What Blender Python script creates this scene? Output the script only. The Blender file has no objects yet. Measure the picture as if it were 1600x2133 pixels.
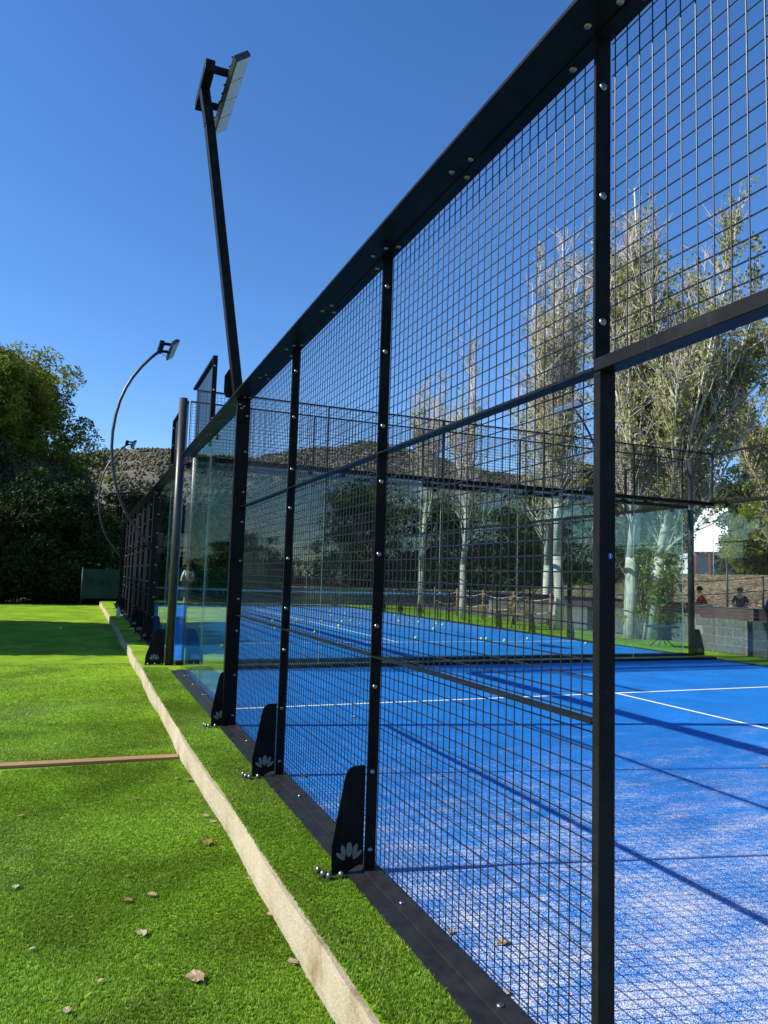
import bpy, bmesh, math, random
import numpy as np
from mathutils import Vector, Matrix

R = math.radians
random.seed(7)
SC = bpy.context.scene
COL = SC.collection

# ------------------------------------------------------------------ camera
CAM = Vector((-1.3706, 0.0, 1.3866))
yaw, pitch, roll, F_PX = R(22.4573), R(5.1803), R(1.7391), 1504.1
cam_data = bpy.data.cameras.new('camera')
cam = bpy.data.objects.new('camera', cam_data)
COL.objects.link(cam)
SC.camera = cam
fw = Vector((math.sin(yaw) * math.cos(pitch), math.cos(yaw) * math.cos(pitch), math.sin(pitch)))
rt = Vector((math.cos(yaw), -math.sin(yaw), 0.0))
up = rt.cross(fw)
rt2 = rt * math.cos(roll) + up * math.sin(roll)
up2 = -rt * math.sin(roll) + up * math.cos(roll)
m = Matrix((rt2, up2, -fw)).transposed().to_4x4()
m.translation = CAM
cam.matrix_world = m
cam_data.sensor_fit = 'VERTICAL'
cam_data.sensor_height = 24.0
cam_data.lens = 24.0 * F_PX / 2133.0
cam_data.clip_start = 0.05
cam_data.clip_end = 5000.0

# ------------------------------------------------------------------ sky, sun, exposure
SUN_TO = Vector((-1.378, 0.32, 1.0)).normalized()
sun_el = math.asin(SUN_TO.z)
sun_az = math.atan2(SUN_TO.x, SUN_TO.y)
world = bpy.data.worlds.new('World')
SC.world = world
world.use_nodes = True
nt = world.node_tree
sky = nt.nodes.new('ShaderNodeTexSky')
sky.sky_type = 'NISHITA'
sky.sun_disc = False
sky.sun_elevation = sun_el
sky.sun_rotation = sun_az % (2 * math.pi)
sky.altitude = 300.0
sky.air_density = 1.0
sky.dust_density = 0.1
sky.ozone_density = 5.0
hs = nt.nodes.new('ShaderNodeHueSaturation')
hs.inputs['Saturation'].default_value = 1.17
hs.inputs['Hue'].default_value = 0.506
bg = nt.nodes['Background']
nt.links.new(sky.outputs[0], hs.inputs['Color'])
nt.links.new(hs.outputs[0], bg.inputs[0])
bg.inputs[1].default_value = 0.122
sun_d = bpy.data.lights.new('sun', 'SUN')
sun_d.energy = 5.0
sun_d.angle = R(0.53)
sun_d.color = (1.0, 0.95, 0.86)
sun = bpy.data.objects.new('sun', sun_d)
COL.objects.link(sun)
sun.rotation_euler = SUN_TO.to_track_quat('Z', 'Y').to_euler()
sun.location = (-30, 7, 25)
vs = SC.view_settings
vs.view_transform = 'Standard'
vs.look = 'None'
vs.gamma = 1.0
vs.exposure = 0.75
vs.use_curve_mapping = False
SC.render.engine = 'CYCLES'
SC.cycles.transparent_max_bounces = 32
SC.cycles.max_bounces = 8
SC.cycles.diffuse_bounces = 3
SC.cycles.glossy_bounces = 4
SC.cycles.caustics_reflective = False
SC.cycles.caustics_refractive = False

# ------------------------------------------------------------------ helpers
def tag(o, label=None, cat=None, group=None, kind=None):
    if label: o['label'] = label
    if cat: o['category'] = cat
    if group: o['group'] = group
    if kind: o['kind'] = kind
    return o

def thing(name, label, cat, loc=(0, 0, 0), rz=0.0, group=None):
    o = bpy.data.objects.new(name, None)
    o.empty_display_size = 0.1
    o.location = loc
    o.rotation_euler = (0, 0, rz)
    COL.objects.link(o)
    return tag(o, label, cat, group)

def add(name, mesh, parent=None, loc=(0, 0, 0), rot=(0, 0, 0), scale=(1, 1, 1)):
    o = bpy.data.objects.new(name, mesh)
    COL.objects.link(o)
    o.parent = parent
    o.location = loc
    o.rotation_euler = rot
    o.scale = scale
    return o

class MB:
    """collects faces; build() links them as one mesh"""
    def __init__(s, origin=(0, 0, 0)):
        s.v = []; s.f = []; s.o = Vector(origin); s.smooth = set()
    def face(s, pts):
        n = len(s.v)
        s.v += [Vector(p) for p in pts]
        s.f.append(tuple(range(n, n + len(pts))))
    def box(s, x0, x1, y0, y1, z0, z1):
        n = len(s.v)
        if x0 > x1: x0, x1 = x1, x0
        if y0 > y1: y0, y1 = y1, y0
        for z in (z0, z1):
            for (x, y) in ((x0, y0), (x1, y0), (x1, y1), (x0, y1)):
                s.v.append(Vector((x, y, z)))
        for q in ((3, 2, 1, 0), (4, 5, 6, 7), (0, 1, 5, 4), (1, 2, 6, 5), (2, 3, 7, 6), (3, 0, 4, 7)):
            s.f.append(tuple(n + i for i in q))
        return s
    def wire(s, a, b, axis, r):
        """thin rod along an axis, four smooth sides"""
        n = len(s.v); f0 = len(s.f); q = r * 1.18
        for p in (a, b):
            for (i, j) in ((-q, 0), (0, -q), (q, 0), (0, q)):
                s.v.append(Vector((p[0] + i, p[1] + j, p[2])) if axis == 'z' else (Vector((p[0] + i, p[1], p[2] + j)) if axis == 'y' else Vector((p[0], p[1] + i, p[2] + j))))
        for k in range(4):
            j = (k + 1) % 4
            t = (n + k, n + j, n + 4 + j, n + 4 + k)
            s.f.append(t if axis != 'y' else t[::-1])
        s.smooth.update(range(f0, len(s.f)))
        return s
    def bar(s, a, b, w, h, ref=Vector((0, 0, 1))):
        a, b = Vector(a), Vector(b)
        d = (b - a).normalized()
        u = d.cross(ref)
        if u.length < 1e-4: u = d.cross(Vector((1, 0, 0)))
        u.normalize(); vv = u.cross(d)
        n = len(s.v)
        for p in (a, b):
            for (i, j) in ((-1, -1), (1, -1), (1, 1), (-1, 1)):
                s.v.append(p + u * (i * w / 2) + vv * (j * h / 2))
        for q in ((0, 1, 2, 3), (7, 6, 5, 4), (1, 0, 4, 5), (2, 1, 5, 6), (3, 2, 6, 7), (0, 3, 7, 4)):
            s.f.append(tuple(n + i for i in q))
        return s
    def tube(s, pts, rad, n=8, cap=True, smooth=True):
        pts = [Vector(p) for p in pts]
        if not hasattr(rad, '__len__'): rad = [rad] * len(pts)
        st = len(s.v); f0 = len(s.f)
        ref = None
        for i, p in enumerate(pts):
            d = (pts[min(i + 1, len(pts) - 1)] - pts[max(i - 1, 0)]).normalized()
            if ref is None:
                ref = d.cross(Vector((0.13, 0.9, 0.4)))
                if ref.length < 1e-3: ref = d.cross(Vector((1, 0, 0)))
            u = (ref - d * ref.dot(d)).normalized(); ref = u
            w = d.cross(u)
            for k in range(n):
                a = 2 * math.pi * k / n
                s.v.append(p + (u * math.cos(a) + w * math.sin(a)) * rad[i])
        for i in range(len(pts) - 1):
            for k in range(n):
                a = st + i * n + k; b = st + i * n + (k + 1) % n
                s.f.append((a, b, b + n, a + n))
        if smooth: s.smooth.update(range(f0, len(s.f)))
        if cap:
            s.f.append(tuple(st + k for k in reversed(range(n))))
            e = st + (len(pts) - 1) * n
            s.f.append(tuple(e + k for k in range(n)))
        return s
    def lathe(s, prof, c=(0, 0, 0), n=12, axis='z'):
        st = len(s.v); f0 = len(s.f); c = Vector(c)
        for (r, h) in prof:
            for k in range(n):
                a = 2 * math.pi * k / n
                if axis == 'z': p = Vector((r * math.cos(a), r * math.sin(a), h))
                elif axis == 'y': p = Vector((r * math.cos(a), h, r * math.sin(a)))
                else: p = Vector((h, r * math.cos(a), r * math.sin(a)))
                s.v.append(c + p)
        for i in range(len(prof) - 1):
            for k in range(n):
                a = st + i * n + k; b = st + i * n + (k + 1) % n
                s.f.append((a, b, b + n, a + n))
        s.smooth.update(range(f0, len(s.f)))
        s.f.append(tuple(st + k for k in reversed(range(n))))
        e = st + (len(prof) - 1) * n
        s.f.append(tuple(e + k for k in range(n)))
        return s
    def prism(s, pts, axis, lo, hi):
        """polygon pts (2D) extruded along axis"""
        def P(a, b, c):
            return Vector((c, a, b)) if axis == 'x' else (Vector((a, c, b)) if axis == 'y' else Vector((a, b, c)))
        n = len(s.v); k = len(pts)
        for c in (lo, hi):
            for (a, b) in pts: s.v.append(P(a, b, c))
        s.f.append(tuple(n + i for i in range(k)))
        s.f.append(tuple(n + k + i for i in reversed(range(k))))
        for i in range(k):
            j = (i + 1) % k
            s.f.append((n + i, n + k + i, n + k + j, n + j))
        return s
    def mesh(s, name, mat):
        me = bpy.data.meshes.new(name)
        me.from_pydata([tuple(v - s.o) for v in s.v], [], s.f)
        if s.smooth:
            for i in s.smooth: me.polygons[i].use_smooth = True
        me.materials.append(mat)
        me.update()
        return me
    def build(s, name, mat, parent=None, bevel=0.0, fix=True):
        me = s.mesh(name, mat)
        if fix or bevel:
            bm = bmesh.new(); bm.from_mesh(me)
            bmesh.ops.recalc_face_normals(bm, faces=bm.faces)
            if bevel:
                es = [e for e in bm.edges if e.is_manifold and e.calc_face_angle(0) > 0.5]
                bmesh.ops.bevel(bm, geom=es, offset=bevel, segments=1, affect='EDGES')
            bm.to_mesh(me); bm.free()
        return add(name, me, parent)

def raw_mesh(name, co, faces_n, idx, mat):
    """fast mesh from numpy arrays: co (n,3), idx flat loop indices, faces_n verts per face"""
    me = bpy.data.meshes.new(name)
    nf = len(idx) // faces_n
    me.vertices.add(len(co)); me.vertices.foreach_set('co', co.astype(np.float32).ravel())
    me.loops.add(len(idx)); me.loops.foreach_set('vertex_index', idx.astype(np.int32))
    me.polygons.add(nf)
    me.polygons.foreach_set('loop_start', np.arange(0, nf * faces_n, faces_n, dtype=np.int32))
    me.update(calc_edges=True)
    me.materials.append(mat)
    return me

def copy_tree(o, parent=None):
    c = o.copy(); COL.objects.link(c); c.parent = parent
    for ch in list(o.children): copy_tree(ch, c)
    return c

# ------------------------------------------------------------------ materials
def M(name):
    mt = bpy.data.materials.new(name)
    mt.use_nodes = True
    n = mt.node_tree
    return mt, n, n.nodes['Principled BSDF'], n.nodes['Material Output']

def node(n, t, **kw):
    x = n.nodes.new(t)
    for k, v in kw.items():
        if k in x.inputs: x.inputs[k].default_value = v
        else: setattr(x, k, v)
    return x

def ramp(n, src, stops):
    r = n.nodes.new('ShaderNodeValToRGB')
    e = r.color_ramp.elements
    while len(e) < len(stops): e.new(0.5)
    for i, (p, c) in enumerate(stops):
        e[i].position = p
        e[i].color = (c[0], c[1], c[2], 1) if hasattr(c, '__len__') else (c, c, c, 1)
    n.links.new(src, r.inputs[0])
    return r

def mixc(n, fac, a, b, mode='MIX'):
    x = n.nodes.new('ShaderNodeMix'); x.data_type = 'RGBA'; x.blend_type = mode
    for sock, val in ((0, fac), (6, a), (7, b)):
        if hasattr(val, 'is_linked') or hasattr(val, 'links'): n.links.new(val, x.inputs[sock])
        elif hasattr(val, '__len__'): x.inputs[sock].default_value = (val[0], val[1], val[2], 1)
        else: x.inputs[sock].default_value = val
    return x.outputs[2]

def coord(n): return n.nodes.new('ShaderNodeTexCoord').outputs['Object']
def geo_pos(n): return n.nodes.new('ShaderNodeNewGeometry').outputs['Position']

def noise(n, vec, scale, detail=3.0, rough=0.55, dist=0.0):
    x = node(n, 'ShaderNodeTexNoise', Scale=scale, Detail=detail, Roughness=rough, Distortion=dist)
    n.links.new(vec, x.inputs['Vector'])
    return x.outputs['Fac']

def bump(n, b, src, strength=0.3, dist=0.01):
    x = node(n, 'ShaderNodeBump', Strength=strength, Distance=dist)
    n.links.new(src, x.inputs['Height']); n.links.new(x.outputs[0], b.inputs['Normal'])
    return x

def simple(name, c1, c2=None, scale=6.0, rough=0.6, metal=0.0, bump_s=0.0, bscale=None, spec=0.5, detail=4):
    mt, n, b, o = M(name)
    b.inputs['Roughness'].default_value = rough
    b.inputs['Metallic'].default_value = metal
    b.inputs['Specular IOR Level'].default_value = spec
    p = geo_pos(n)
    f = noise(n, p, scale, detail)
    r = ramp(n, f, ((0.32, c1), (0.68, c2 or c1)))
    n.links.new(r.outputs[0], b.inputs['Base Color'])
    rr = node(n, 'ShaderNodeMapRange'); rr.inputs['To Min'].default_value = max(0.02, rough - 0.08); rr.inputs['To Max'].default_value = min(1, rough + 0.08)
    n.links.new(noise(n, p, scale * 2.3, 3), rr.inputs['Value']); n.links.new(rr.outputs[0], b.inputs['Roughness'])
    if bump_s: bump(n, b, noise(n, p, bscale or scale * 4, 4), bump_s, 0.004)
    return mt

MAT = {}
# powder-coated black steel: faint dust, orange-peel bump
mt, n, b, o = M('black_powder_coat')
p = geo_pos(n)
dust = ramp(n, noise(n, p, 9.0, 5), ((0.45, (0.0075, 0.0075, 0.008)), (0.78, (0.016, 0.016, 0.015))))
spk = ramp(n, noise(n, p, 160.0, 2), ((0.70, 0.0), (0.78, 1.0)))
mpv = node(n, 'ShaderNodeMapping'); mpv.inputs['Scale'].default_value = (60, 60, 1.2); n.links.new(p, mpv.inputs[0])
run = ramp(n, noise(n, mpv.outputs[0], 1.0, 3), ((0.60, 0.0), (0.80, 0.35)))
c_ = mixc(n, run.outputs[0], dust.outputs[0], (0.035, 0.033, 0.030))
c_ = mixc(n, spk.outputs[0], c_, (0.06, 0.056, 0.05))
n.links.new(c_, b.inputs['Base Color'])
b.inputs['Roughness'].default_value = 0.4
b.inputs['Specular IOR Level'].default_value = 0.09
bump(n, b, noise(n, p, 900.0, 2), 0.06, 0.001)
MAT['black'] = mt
MAT['wire'] = simple('black_wire', (0.008, 0.009, 0.011), (0.013, 0.013, 0.013), 20, 0.33, spec=0.35)
MAT['kerb'] = simple('charcoal_frame', (0.010, 0.0105, 0.012), (0.021, 0.021, 0.022), 14, 0.5, bump_s=0.06, spec=0.2)
MAT['emblem'] = simple('grey_emblem', (0.16, 0.16, 0.16), (0.21, 0.21, 0.205), 60, 0.6)
MAT['steel'] = simple('stainless_bolt', (0.24, 0.24, 0.235), (0.34, 0.34, 0.33), 80, 0.33, metal=1.0)
MAT['dull_steel'] = simple('galvanised_steel', (0.20, 0.205, 0.21), (0.32, 0.32, 0.32), 30, 0.42, metal=0.9)
MAT['grey_pole'] = simple('charcoal_pole', (0.016, 0.016, 0.016), (0.032, 0.032, 0.031), 12, 0.42, bump_s=0.05)
MAT['sticker'] = simple('blue_sticker', (0.005, 0.07, 0.35), (0.007, 0.08, 0.4), 50, 0.4)
MAT['white_paint'] = simple('white_paint', (0.72, 0.72, 0.7), (0.8, 0.8, 0.78), 20, 0.5)

# thin glass: transparent + mirror by angle of incidence
mt, n, b, o = M('toughened_glass')
n.nodes.remove(b)
lw = node(n, 'ShaderNodeLayerWeight', Blend=0.5)
pw = node(n, 'ShaderNodeMath', operation='POWER'); pw.inputs[1].default_value = 5.0
n.links.new(lw.outputs['Facing'], pw.inputs[0])
ma = node(n, 'ShaderNodeMath', operation='MULTIPLY_ADD'); ma.inputs[1].default_value = 0.96; ma.inputs[2].default_value = 0.04
n.links.new(pw.outputs[0], ma.inputs[0])
tr = node(n, 'ShaderNodeBsdfTransparent'); tr.inputs[0].default_value = (0.92, 0.965, 0.955, 1)
gl = node(n, 'ShaderNodeBsdfGlossy', Roughness=0.0)
gl.inputs[0].default_value = (0.95, 1.0, 0.98, 1)
mx = node(n, 'ShaderNodeMixShader')
n.links.new(ma.outputs[0], mx.inputs[0]); n.links.new(tr.outputs[0], mx.inputs[1]); n.links.new(gl.outputs[0], mx.inputs[2])
n.links.new(mx.outputs[0], o.inputs[0])
MAT['glass'] = mt
MAT['glass_edge'] = simple('green_glass_edge', (0.22, 0.36, 0.30), (0.3, 0.45, 0.38), 30, 0.2)

# artificial turf sheet
def turf_mat(name, k=1.0):
    mt, n, b, o = M(name)
    p = geo_pos(n)
    big = noise(n, p, 1.1, 3, 0.55, 0.6)
    mid = noise(n, p, 7.0, 4)
    fine = noise(n, p, 170.0, 2)
    c = ramp(n, fine, ((0.30, (0.10 * k, 0.19 * k, 0.005)), (0.52, (0.20 * k, 0.34 * k, 0.012)), (0.74, (0.36 * k, 0.49 * k, 0.04))))
    patch = ramp(n, big, ((0.36, 0.72), (0.62, 1.18)))  # both patch layers put the shine of bent blades into the colour
    patch2 = ramp(n, mid, ((0.3, 0.82), (0.7, 1.12)))
    c2 = mixc(n, 1.0, c.outputs[0], patch.outputs[0], 'MULTIPLY')
    c3 = mixc(n, 1.0, c2, patch2.outputs[0], 'MULTIPLY')
    n.links.new(c3, b.inputs['Base Color'])
    b.inputs['Roughness'].default_value = 0.8
    b.inputs['Specular IOR Level'].default_value = 0.08
    bump(n, b, fine, 0.7, 0.012)
    return mt
MAT['turf'] = turf_mat('artificial_turf')
mt, n, b, o = M('turf_blade')
p = geo_pos(n)
fa = node(n, 'ShaderNodeAttribute', attribute_name='fibre')
rc = ramp(n, fa.outputs['Fac'], ((0.05, (0.085, 0.19, 0.006)), (0.5, (0.185, 0.35, 0.016)), (0.95, (0.40, 0.54, 0.10))))
pt = ramp(n, noise(n, p, 1.1, 3, 0.55, 0.6), ((0.36, 0.74), (0.62, 1.16)))  # lighter patches again carry bent-blade shine in the blade colour
cc = mixc(n, 1.0, rc.outputs[0], pt.outputs[0], 'MULTIPLY')
n.links.new(cc, b.inputs['Base Color'])
b.inputs['Roughness'].default_value = 0.45
b.inputs['Specular IOR Level'].default_value = 0.22
tl = node(n, 'ShaderNodeBsdfTranslucent'); n.links.new(cc, tl.inputs[0])
mx = node(n, 'ShaderNodeMixShader', Fac=0.3)
mx.inputs[0].default_value = 0.3
n.links.new(b.outputs[0], mx.inputs[1]); n.links.new(tl.outputs[0], mx.inputs[2]); n.links.new(mx.outputs[0], o.inputs[0])
MAT['blade'] = mt

# blue court turf with drifted sand
def court_mat(name, sand):
    mt, n, b, o = M(name)
    p = geo_pos(n)
    fib = noise(n, p, 260.0, 1)
    blue = ramp(n, fib, ((0.32, (0.001, 0.045, 0.21)), (0.5, (0.004, 0.145, 0.48)), (0.68, (0.014, 0.27, 0.70))))
    tone = ramp(n, noise(n, p, 1.6, 4), ((0.3, 0.8), (0.7, 1.12)))
    blue2 = mixc(n, 1.0, blue.outputs[0], tone.outputs[0], 'MULTIPLY')
    sep = n.nodes.new('ShaderNodeSeparateXYZ'); n.links.new(p, sep.inputs[0])
    # sand gathers towards the net and along the fence
    mr = node(n, 'ShaderNodeMapRange'); mr.inputs['From Min'].default_value = 6.8; mr.inputs['From Max'].default_value = 1.9
    mr.inputs['To Min'].default_value = sand * 0.10; mr.inputs['To Max'].default_value = sand
    n.links.new(sep.outputs['Y'], mr.inputs['Value'])
    mp = node(n, 'ShaderNodeMapping'); mp.inputs['Scale'].default_value = (1.0, 2.6, 1.0); n.links.new(p, mp.inputs[0])
    patch = noise(n, mp.outputs[0], 2.2, 6, 0.68)
    a1 = node(n, 'ShaderNodeMath', operation='MULTIPLY_ADD'); n.links.new(patch, a1.inputs[0]); a1.inputs[1].default_value = 0.47
    n.links.new(mr.outputs[0], a1.inputs[2])
    grain = noise(n, p, 240.0, 2)
    a2 = node(n, 'ShaderNodeMath', operation='ADD'); n.links.new(a1.outputs[0], a2.inputs[0]); n.links.new(grain, a2.inputs[1])
    msk = ramp(n, a2.outputs[0], ((0.985, 0.0), (1.0, 1.0)))
    msk.color_ramp.elements[0].position = 0.93
    a3 = node(n, 'ShaderNodeMath', operation='MULTIPLY_ADD'); n.links.new(a2.outputs[0], a3.inputs[0]); a3.inputs[1].default_value = 11.0; a3.inputs[2].default_value = -10.95
    a3.use_clamp = True
    sandc = ramp(n, noise(n, p, 60.0, 2), ((0.3, (0.54, 0.50, 0.455)), (0.7, (0.70, 0.66, 0.61))))
    c = mixc(n, a3.outputs[0], blue2, sandc.outputs[0])
    n.links.new(c, b.inputs['Base Color'])
    b.inputs['Roughness'].default_value = 0.75
    b.inputs['Specular IOR Level'].default_value = 0.2
    bump(n, b, fib, 0.35, 0.006)
    return mt
MAT['court'] = court_mat('blue_court_near', 0.285)
MAT['court2'] = court_mat('blue_court_far', 0.02)
MAT['line'] = simple('white_line_fibre', (0.62, 0.63, 0.62), (0.8, 0.8, 0.78), 40, 0.8)

# rough pale render of the retaining wall
mt, n, b, o = M('cream_render')
p = geo_pos(n)
mp = node(n, 'ShaderNodeMapping'); mp.inputs['Scale'].default_value = (1.0, 1.4, 1.0); mp.inputs['Rotation'].default_value = (R(35), 0, 0); n.links.new(p, mp.inputs[0])
st = ramp(n, noise(n, mp.outputs[0], 3.2, 5, 0.6), ((0.28, (0.20, 0.14, 0.07)), (0.44, (0.36, 0.305, 0.205)), (0.75, (0.43, 0.38, 0.28))))
sp = ramp(n, noise(n, p, 140.0, 3), ((0.30, 0.80), (0.6, 1.08)))
n.links.new(mixc(n, 1.0, st.outputs[0], sp.outputs[0], 'MULTIPLY'), b.inputs['Base Color'])
b.inputs['Roughness'].default_value = 0.92
b.inputs['Specular IOR Level'].default_value = 0.15
bump(n, b, noise(n, p, 38.0, 7, 0.7), 0.8, 0.012)
MAT['render'] = mt

# sawn timber
def wood(name, c1, c2, sc=(3, 60, 60)):
    mt, n, b, o = M(name)
    mp = node(n, 'ShaderNodeMapping'); mp.inputs['Scale'].default_value = sc; n.links.new(geo_pos(n), mp.inputs[0])
    f = noise(n, mp.outputs[0], 1.0, 5, 0.6, 0.8)
    r = ramp(n, f, ((0.3, c1), (0.7, c2)))
    n.links.new(r.outputs[0], b.inputs['Base Color'])
    b.inputs['Roughness'].default_value = 0.75
    bump(n, b, f, 0.3, 0.003)
    return mt
MAT['timber'] = wood('brown_timber', (0.24, 0.12, 0.045), (0.38, 0.215, 0.095))
MAT['rattan'] = wood('rattan', (0.16, 0.09, 0.035), (0.33, 0.21, 0.10), (30, 30, 30))
MAT['maroon'] = wood('maroon_boards', (0.035, 0.018, 0.02), (0.065, 0.032, 0.033), (4, 4, 40))
MAT['hutwood'] = wood('orange_wood', (0.24, 0.10, 0.035), (0.36, 0.17, 0.06), (4, 4, 30))
MAT['block'] = simple('concrete_block', (0.055, 0.062, 0.062), (0.10, 0.105, 0.102), 12, 0.9, bump_s=0.3, bscale=60)
MAT['stone'] = simple('rough_stone', (0.14, 0.13, 0.12), (0.26, 0.245, 0.22), 6, 0.9, bump_s=0.5, bscale=25)
MAT['earth'] = simple('dry_earth', (0.10, 0.075, 0.045), (0.20, 0.15, 0.09), 2.0, 0.95, bump_s=0.4, bscale=20)
mt, n, b, o = M('leaf_litter')
p = geo_pos(n)
lt = ramp(n, noise(n, p, 7.0, 3), ((0.40, (0.028, 0.02, 0.011)), (0.50, (0.13, 0.088, 0.045)), (0.62, (0.34, 0.25, 0.14))))
lp = ramp(n, noise(n, p, 0.5, 4), ((0.35, 0.45), (0.65, 1.1)))
n.links.new(mixc(n, 1.0, lt.outputs[0], lp.outputs[0], 'MULTIPLY'), b.inputs['Base Color'])
b.inputs['Roughness'].default_value = 0.9
bump(n, b, noise(n, p, 7.0, 3), 1.0, 0.08)
MAT['bank'] = mt
MAT['board'] = simple('white_panel', (0.75, 0.76, 0.76), (0.8, 0.8, 0.8), 4, 0.5)
MAT['rust'] = simple('red_oxide_steel', (0.10, 0.022, 0.013), (0.16, 0.036, 0.02), 10, 0.6)
MAT['shed'] = simple('pale_blue_sheet', (0.40, 0.48, 0.50), (0.48, 0.55, 0.57), 3, 0.6)

MAT['banner_shaded'] = simple('shaded_green_banner', (0.004, 0.026, 0.018), (0.006, 0.036, 0.026), 8, 0.85)  # darker copy of the green banner, tree shade put into its colour
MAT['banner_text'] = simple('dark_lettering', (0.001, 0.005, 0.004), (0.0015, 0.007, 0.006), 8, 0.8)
MAT['ball'] = simple('felt_ball', (0.42, 0.56, 0.04), (0.60, 0.72, 0.09), 300, 0.95, bump_s=0.5, bscale=900, spec=0.1)
MAT['net'] = simple('dark_net', (0.012, 0.012, 0.013), None, 5, 0.8)
MAT['tape'] = simple('white_net_tape', (0.6, 0.62, 0.63), (0.7, 0.7, 0.7), 20, 0.8)
MAT['led'] = simple('led_lens_panel', (0.55, 0.58, 0.58), (0.7, 0.72, 0.72), 200, 0.25)
MAT['led_frame'] = simple('led_housing', (0.02, 0.021, 0.024), (0.04, 0.04, 0.04), 20, 0.45)
MAT['bottle'] = simple('pale_bottle', (0.45, 0.52, 0.58), (0.6, 0.66, 0.7), 10, 0.15)
MAT['cap'] = simple('blue_cap', (0.02, 0.12, 0.5), None, 10, 0.4)
MAT['skin'] = simple('skin', (0.42, 0.23, 0.15), (0.5, 0.29, 0.2), 12, 0.6)
MAT['hair'] = simple('dark_hair', (0.012, 0.009, 0.007), (0.03, 0.02, 0.014), 60, 0.6)
MAT['orange_cloth'] = simple('orange_cloth', (0.42, 0.075, 0.02), (0.55, 0.11, 0.03), 15, 0.9)
MAT['dark_cloth'] = simple('dark_cloth', (0.012, 0.014, 0.02), (0.03, 0.032, 0.04), 15, 0.9)
MAT['blue_cloth'] = simple('blue_cloth', (0.03, 0.08, 0.2), (0.05, 0.12, 0.28), 15, 0.9)
MAT['white_cloth'] = simple('white_cloth', (0.6, 0.62, 0.66), (0.75, 0.76, 0.78), 15, 0.9)
MAT['rope'] = simple('pale_rope', (0.4, 0.37, 0.31), (0.55, 0.52, 0.45), 60, 0.9)
MAT['iron'] = simple('dark_iron', (0.012, 0.015, 0.02), (0.03, 0.034, 0.04), 20, 0.5, metal=0.3)

def leaf_mat(name, stops, trans=0.3, scale=9.0, rough=0.68):
    mt, n, b, o = M(name)
    r = ramp(n, noise(n, geo_pos(n), scale, 4, 0.7), stops)
    n.links.new(r.outputs[0], b.inputs['Base Color'])
    b.inputs['Roughness'].default_value = rough
    b.inputs['Specular IOR Level'].default_value = 0.15
    tl = node(n, 'ShaderNodeBsdfTranslucent'); n.links.new(r.outputs[0], tl.inputs[0])
    mx = node(n, 'ShaderNodeMixShader'); mx.inputs[0].default_value = trans
    n.links.new(b.outputs[0], mx.inputs[1]); n.links.new(tl.outputs[0], mx.inputs[2]); n.links.new(mx.outputs[0], o.inputs[0])
    return mt
MAT['banner'] = leaf_mat('green_mesh_banner', ((0.3, (0.008, 0.10, 0.055)), (0.7, (0.012, 0.14, 0.08))), 0.5, 6.0)
MAT['pine'] = leaf_mat('pine_needles', ((0.3, (0.055, 0.085, 0.014)), (0.5, (0.16, 0.19, 0.024)), (0.66, (0.38, 0.36, 0.04))), 0.5, 0.9)
MAT['shrub'] = leaf_mat('evergreen_leaves', ((0.3, (0.018, 0.035, 0.010)), (0.6, (0.045, 0.075, 0.018)), (0.8, (0.085, 0.11, 0.03))), 0.2, 5.0)
MAT['olive'] = leaf_mat('olive_leaves', ((0.3, (0.05, 0.06, 0.03)), (0.7, (0.13, 0.13, 0.075))), 0.15, 6.0)
MAT['poplar'] = leaf_mat('silver_poplar_leaves', ((0.30, (0.09, 0.12, 0.025)), (0.45, (0.24, 0.26, 0.08)), (0.6, (0.48, 0.46, 0.25)), (0.75, (0.62, 0.60, 0.46))), 0.4, 14.0)
MAT['poplar_green'] = leaf_mat('green_poplar_leaves', ((0.3, (0.06, 0.10, 0.015)), (0.5, (0.20, 0.24, 0.045)), (0.7, (0.48, 0.46, 0.13))), 0.45, 12.0)
MAT['white_bark'] = simple('pale_poplar_bark', (0.34, 0.31, 0.25), (0.62, 0.59, 0.52), 5.0, 0.8, bump_s=0.3, bscale=30)
MAT['twig'] = simple('pale_twigs', (0.34, 0.28, 0.21), (0.58, 0.53, 0.45), 3.0, 0.8)
MAT['bark'] = simple('brown_bark', (0.05, 0.035, 0.022), (0.13, 0.095, 0.065), 6.0, 0.9, bump_s=0.6, bscale=20)
MAT['dry_leaf'] = simple('dry_leaf_tan', (0.26, 0.17, 0.085), (0.42, 0.30, 0.175), 40.0, 0.8, bump_s=0.3)
MAT['dry_leaf_pale'] = simple('dry_leaf_pale', (0.27, 0.21, 0.13), (0.38, 0.31, 0.205), 40.0, 0.8, bump_s=0.3)
MAT['dry_leaf_brown'] = simple('dry_leaf_brown', (0.13, 0.065, 0.022), (0.24, 0.135, 0.055), 40.0, 0.8, bump_s=0.3)
MAT['hill'] = simple('scrub_hillside', (0.062, 0.054, 0.036), (0.135, 0.112, 0.078), 0.05, 0.95, detail=9)
MAT['hill_tree'] = leaf_mat('hillside_pines', ((0.35, (0.045, 0.05, 0.024)), (0.7, (0.10, 0.092, 0.05))), 0.0, 0.04)
# ------------------------------------------------------------------ the setting: ground
WALL_PTS = [(-6, -0.40), (2.2, -0.42), (3.0, -0.445), (4.4, -0.47), (7.1, -0.505), (14.3, -0.51), (26, -0.55), (33.6, -0.60)]
def wall_x(y):
    for (a, xa), (b_, xb) in zip(WALL_PTS, WALL_PTS[1:]):
        if y <= b_: return xa + (xb - xa) * (y - a) / (b_ - a)
    return WALL_PTS[-1][1]

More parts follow.
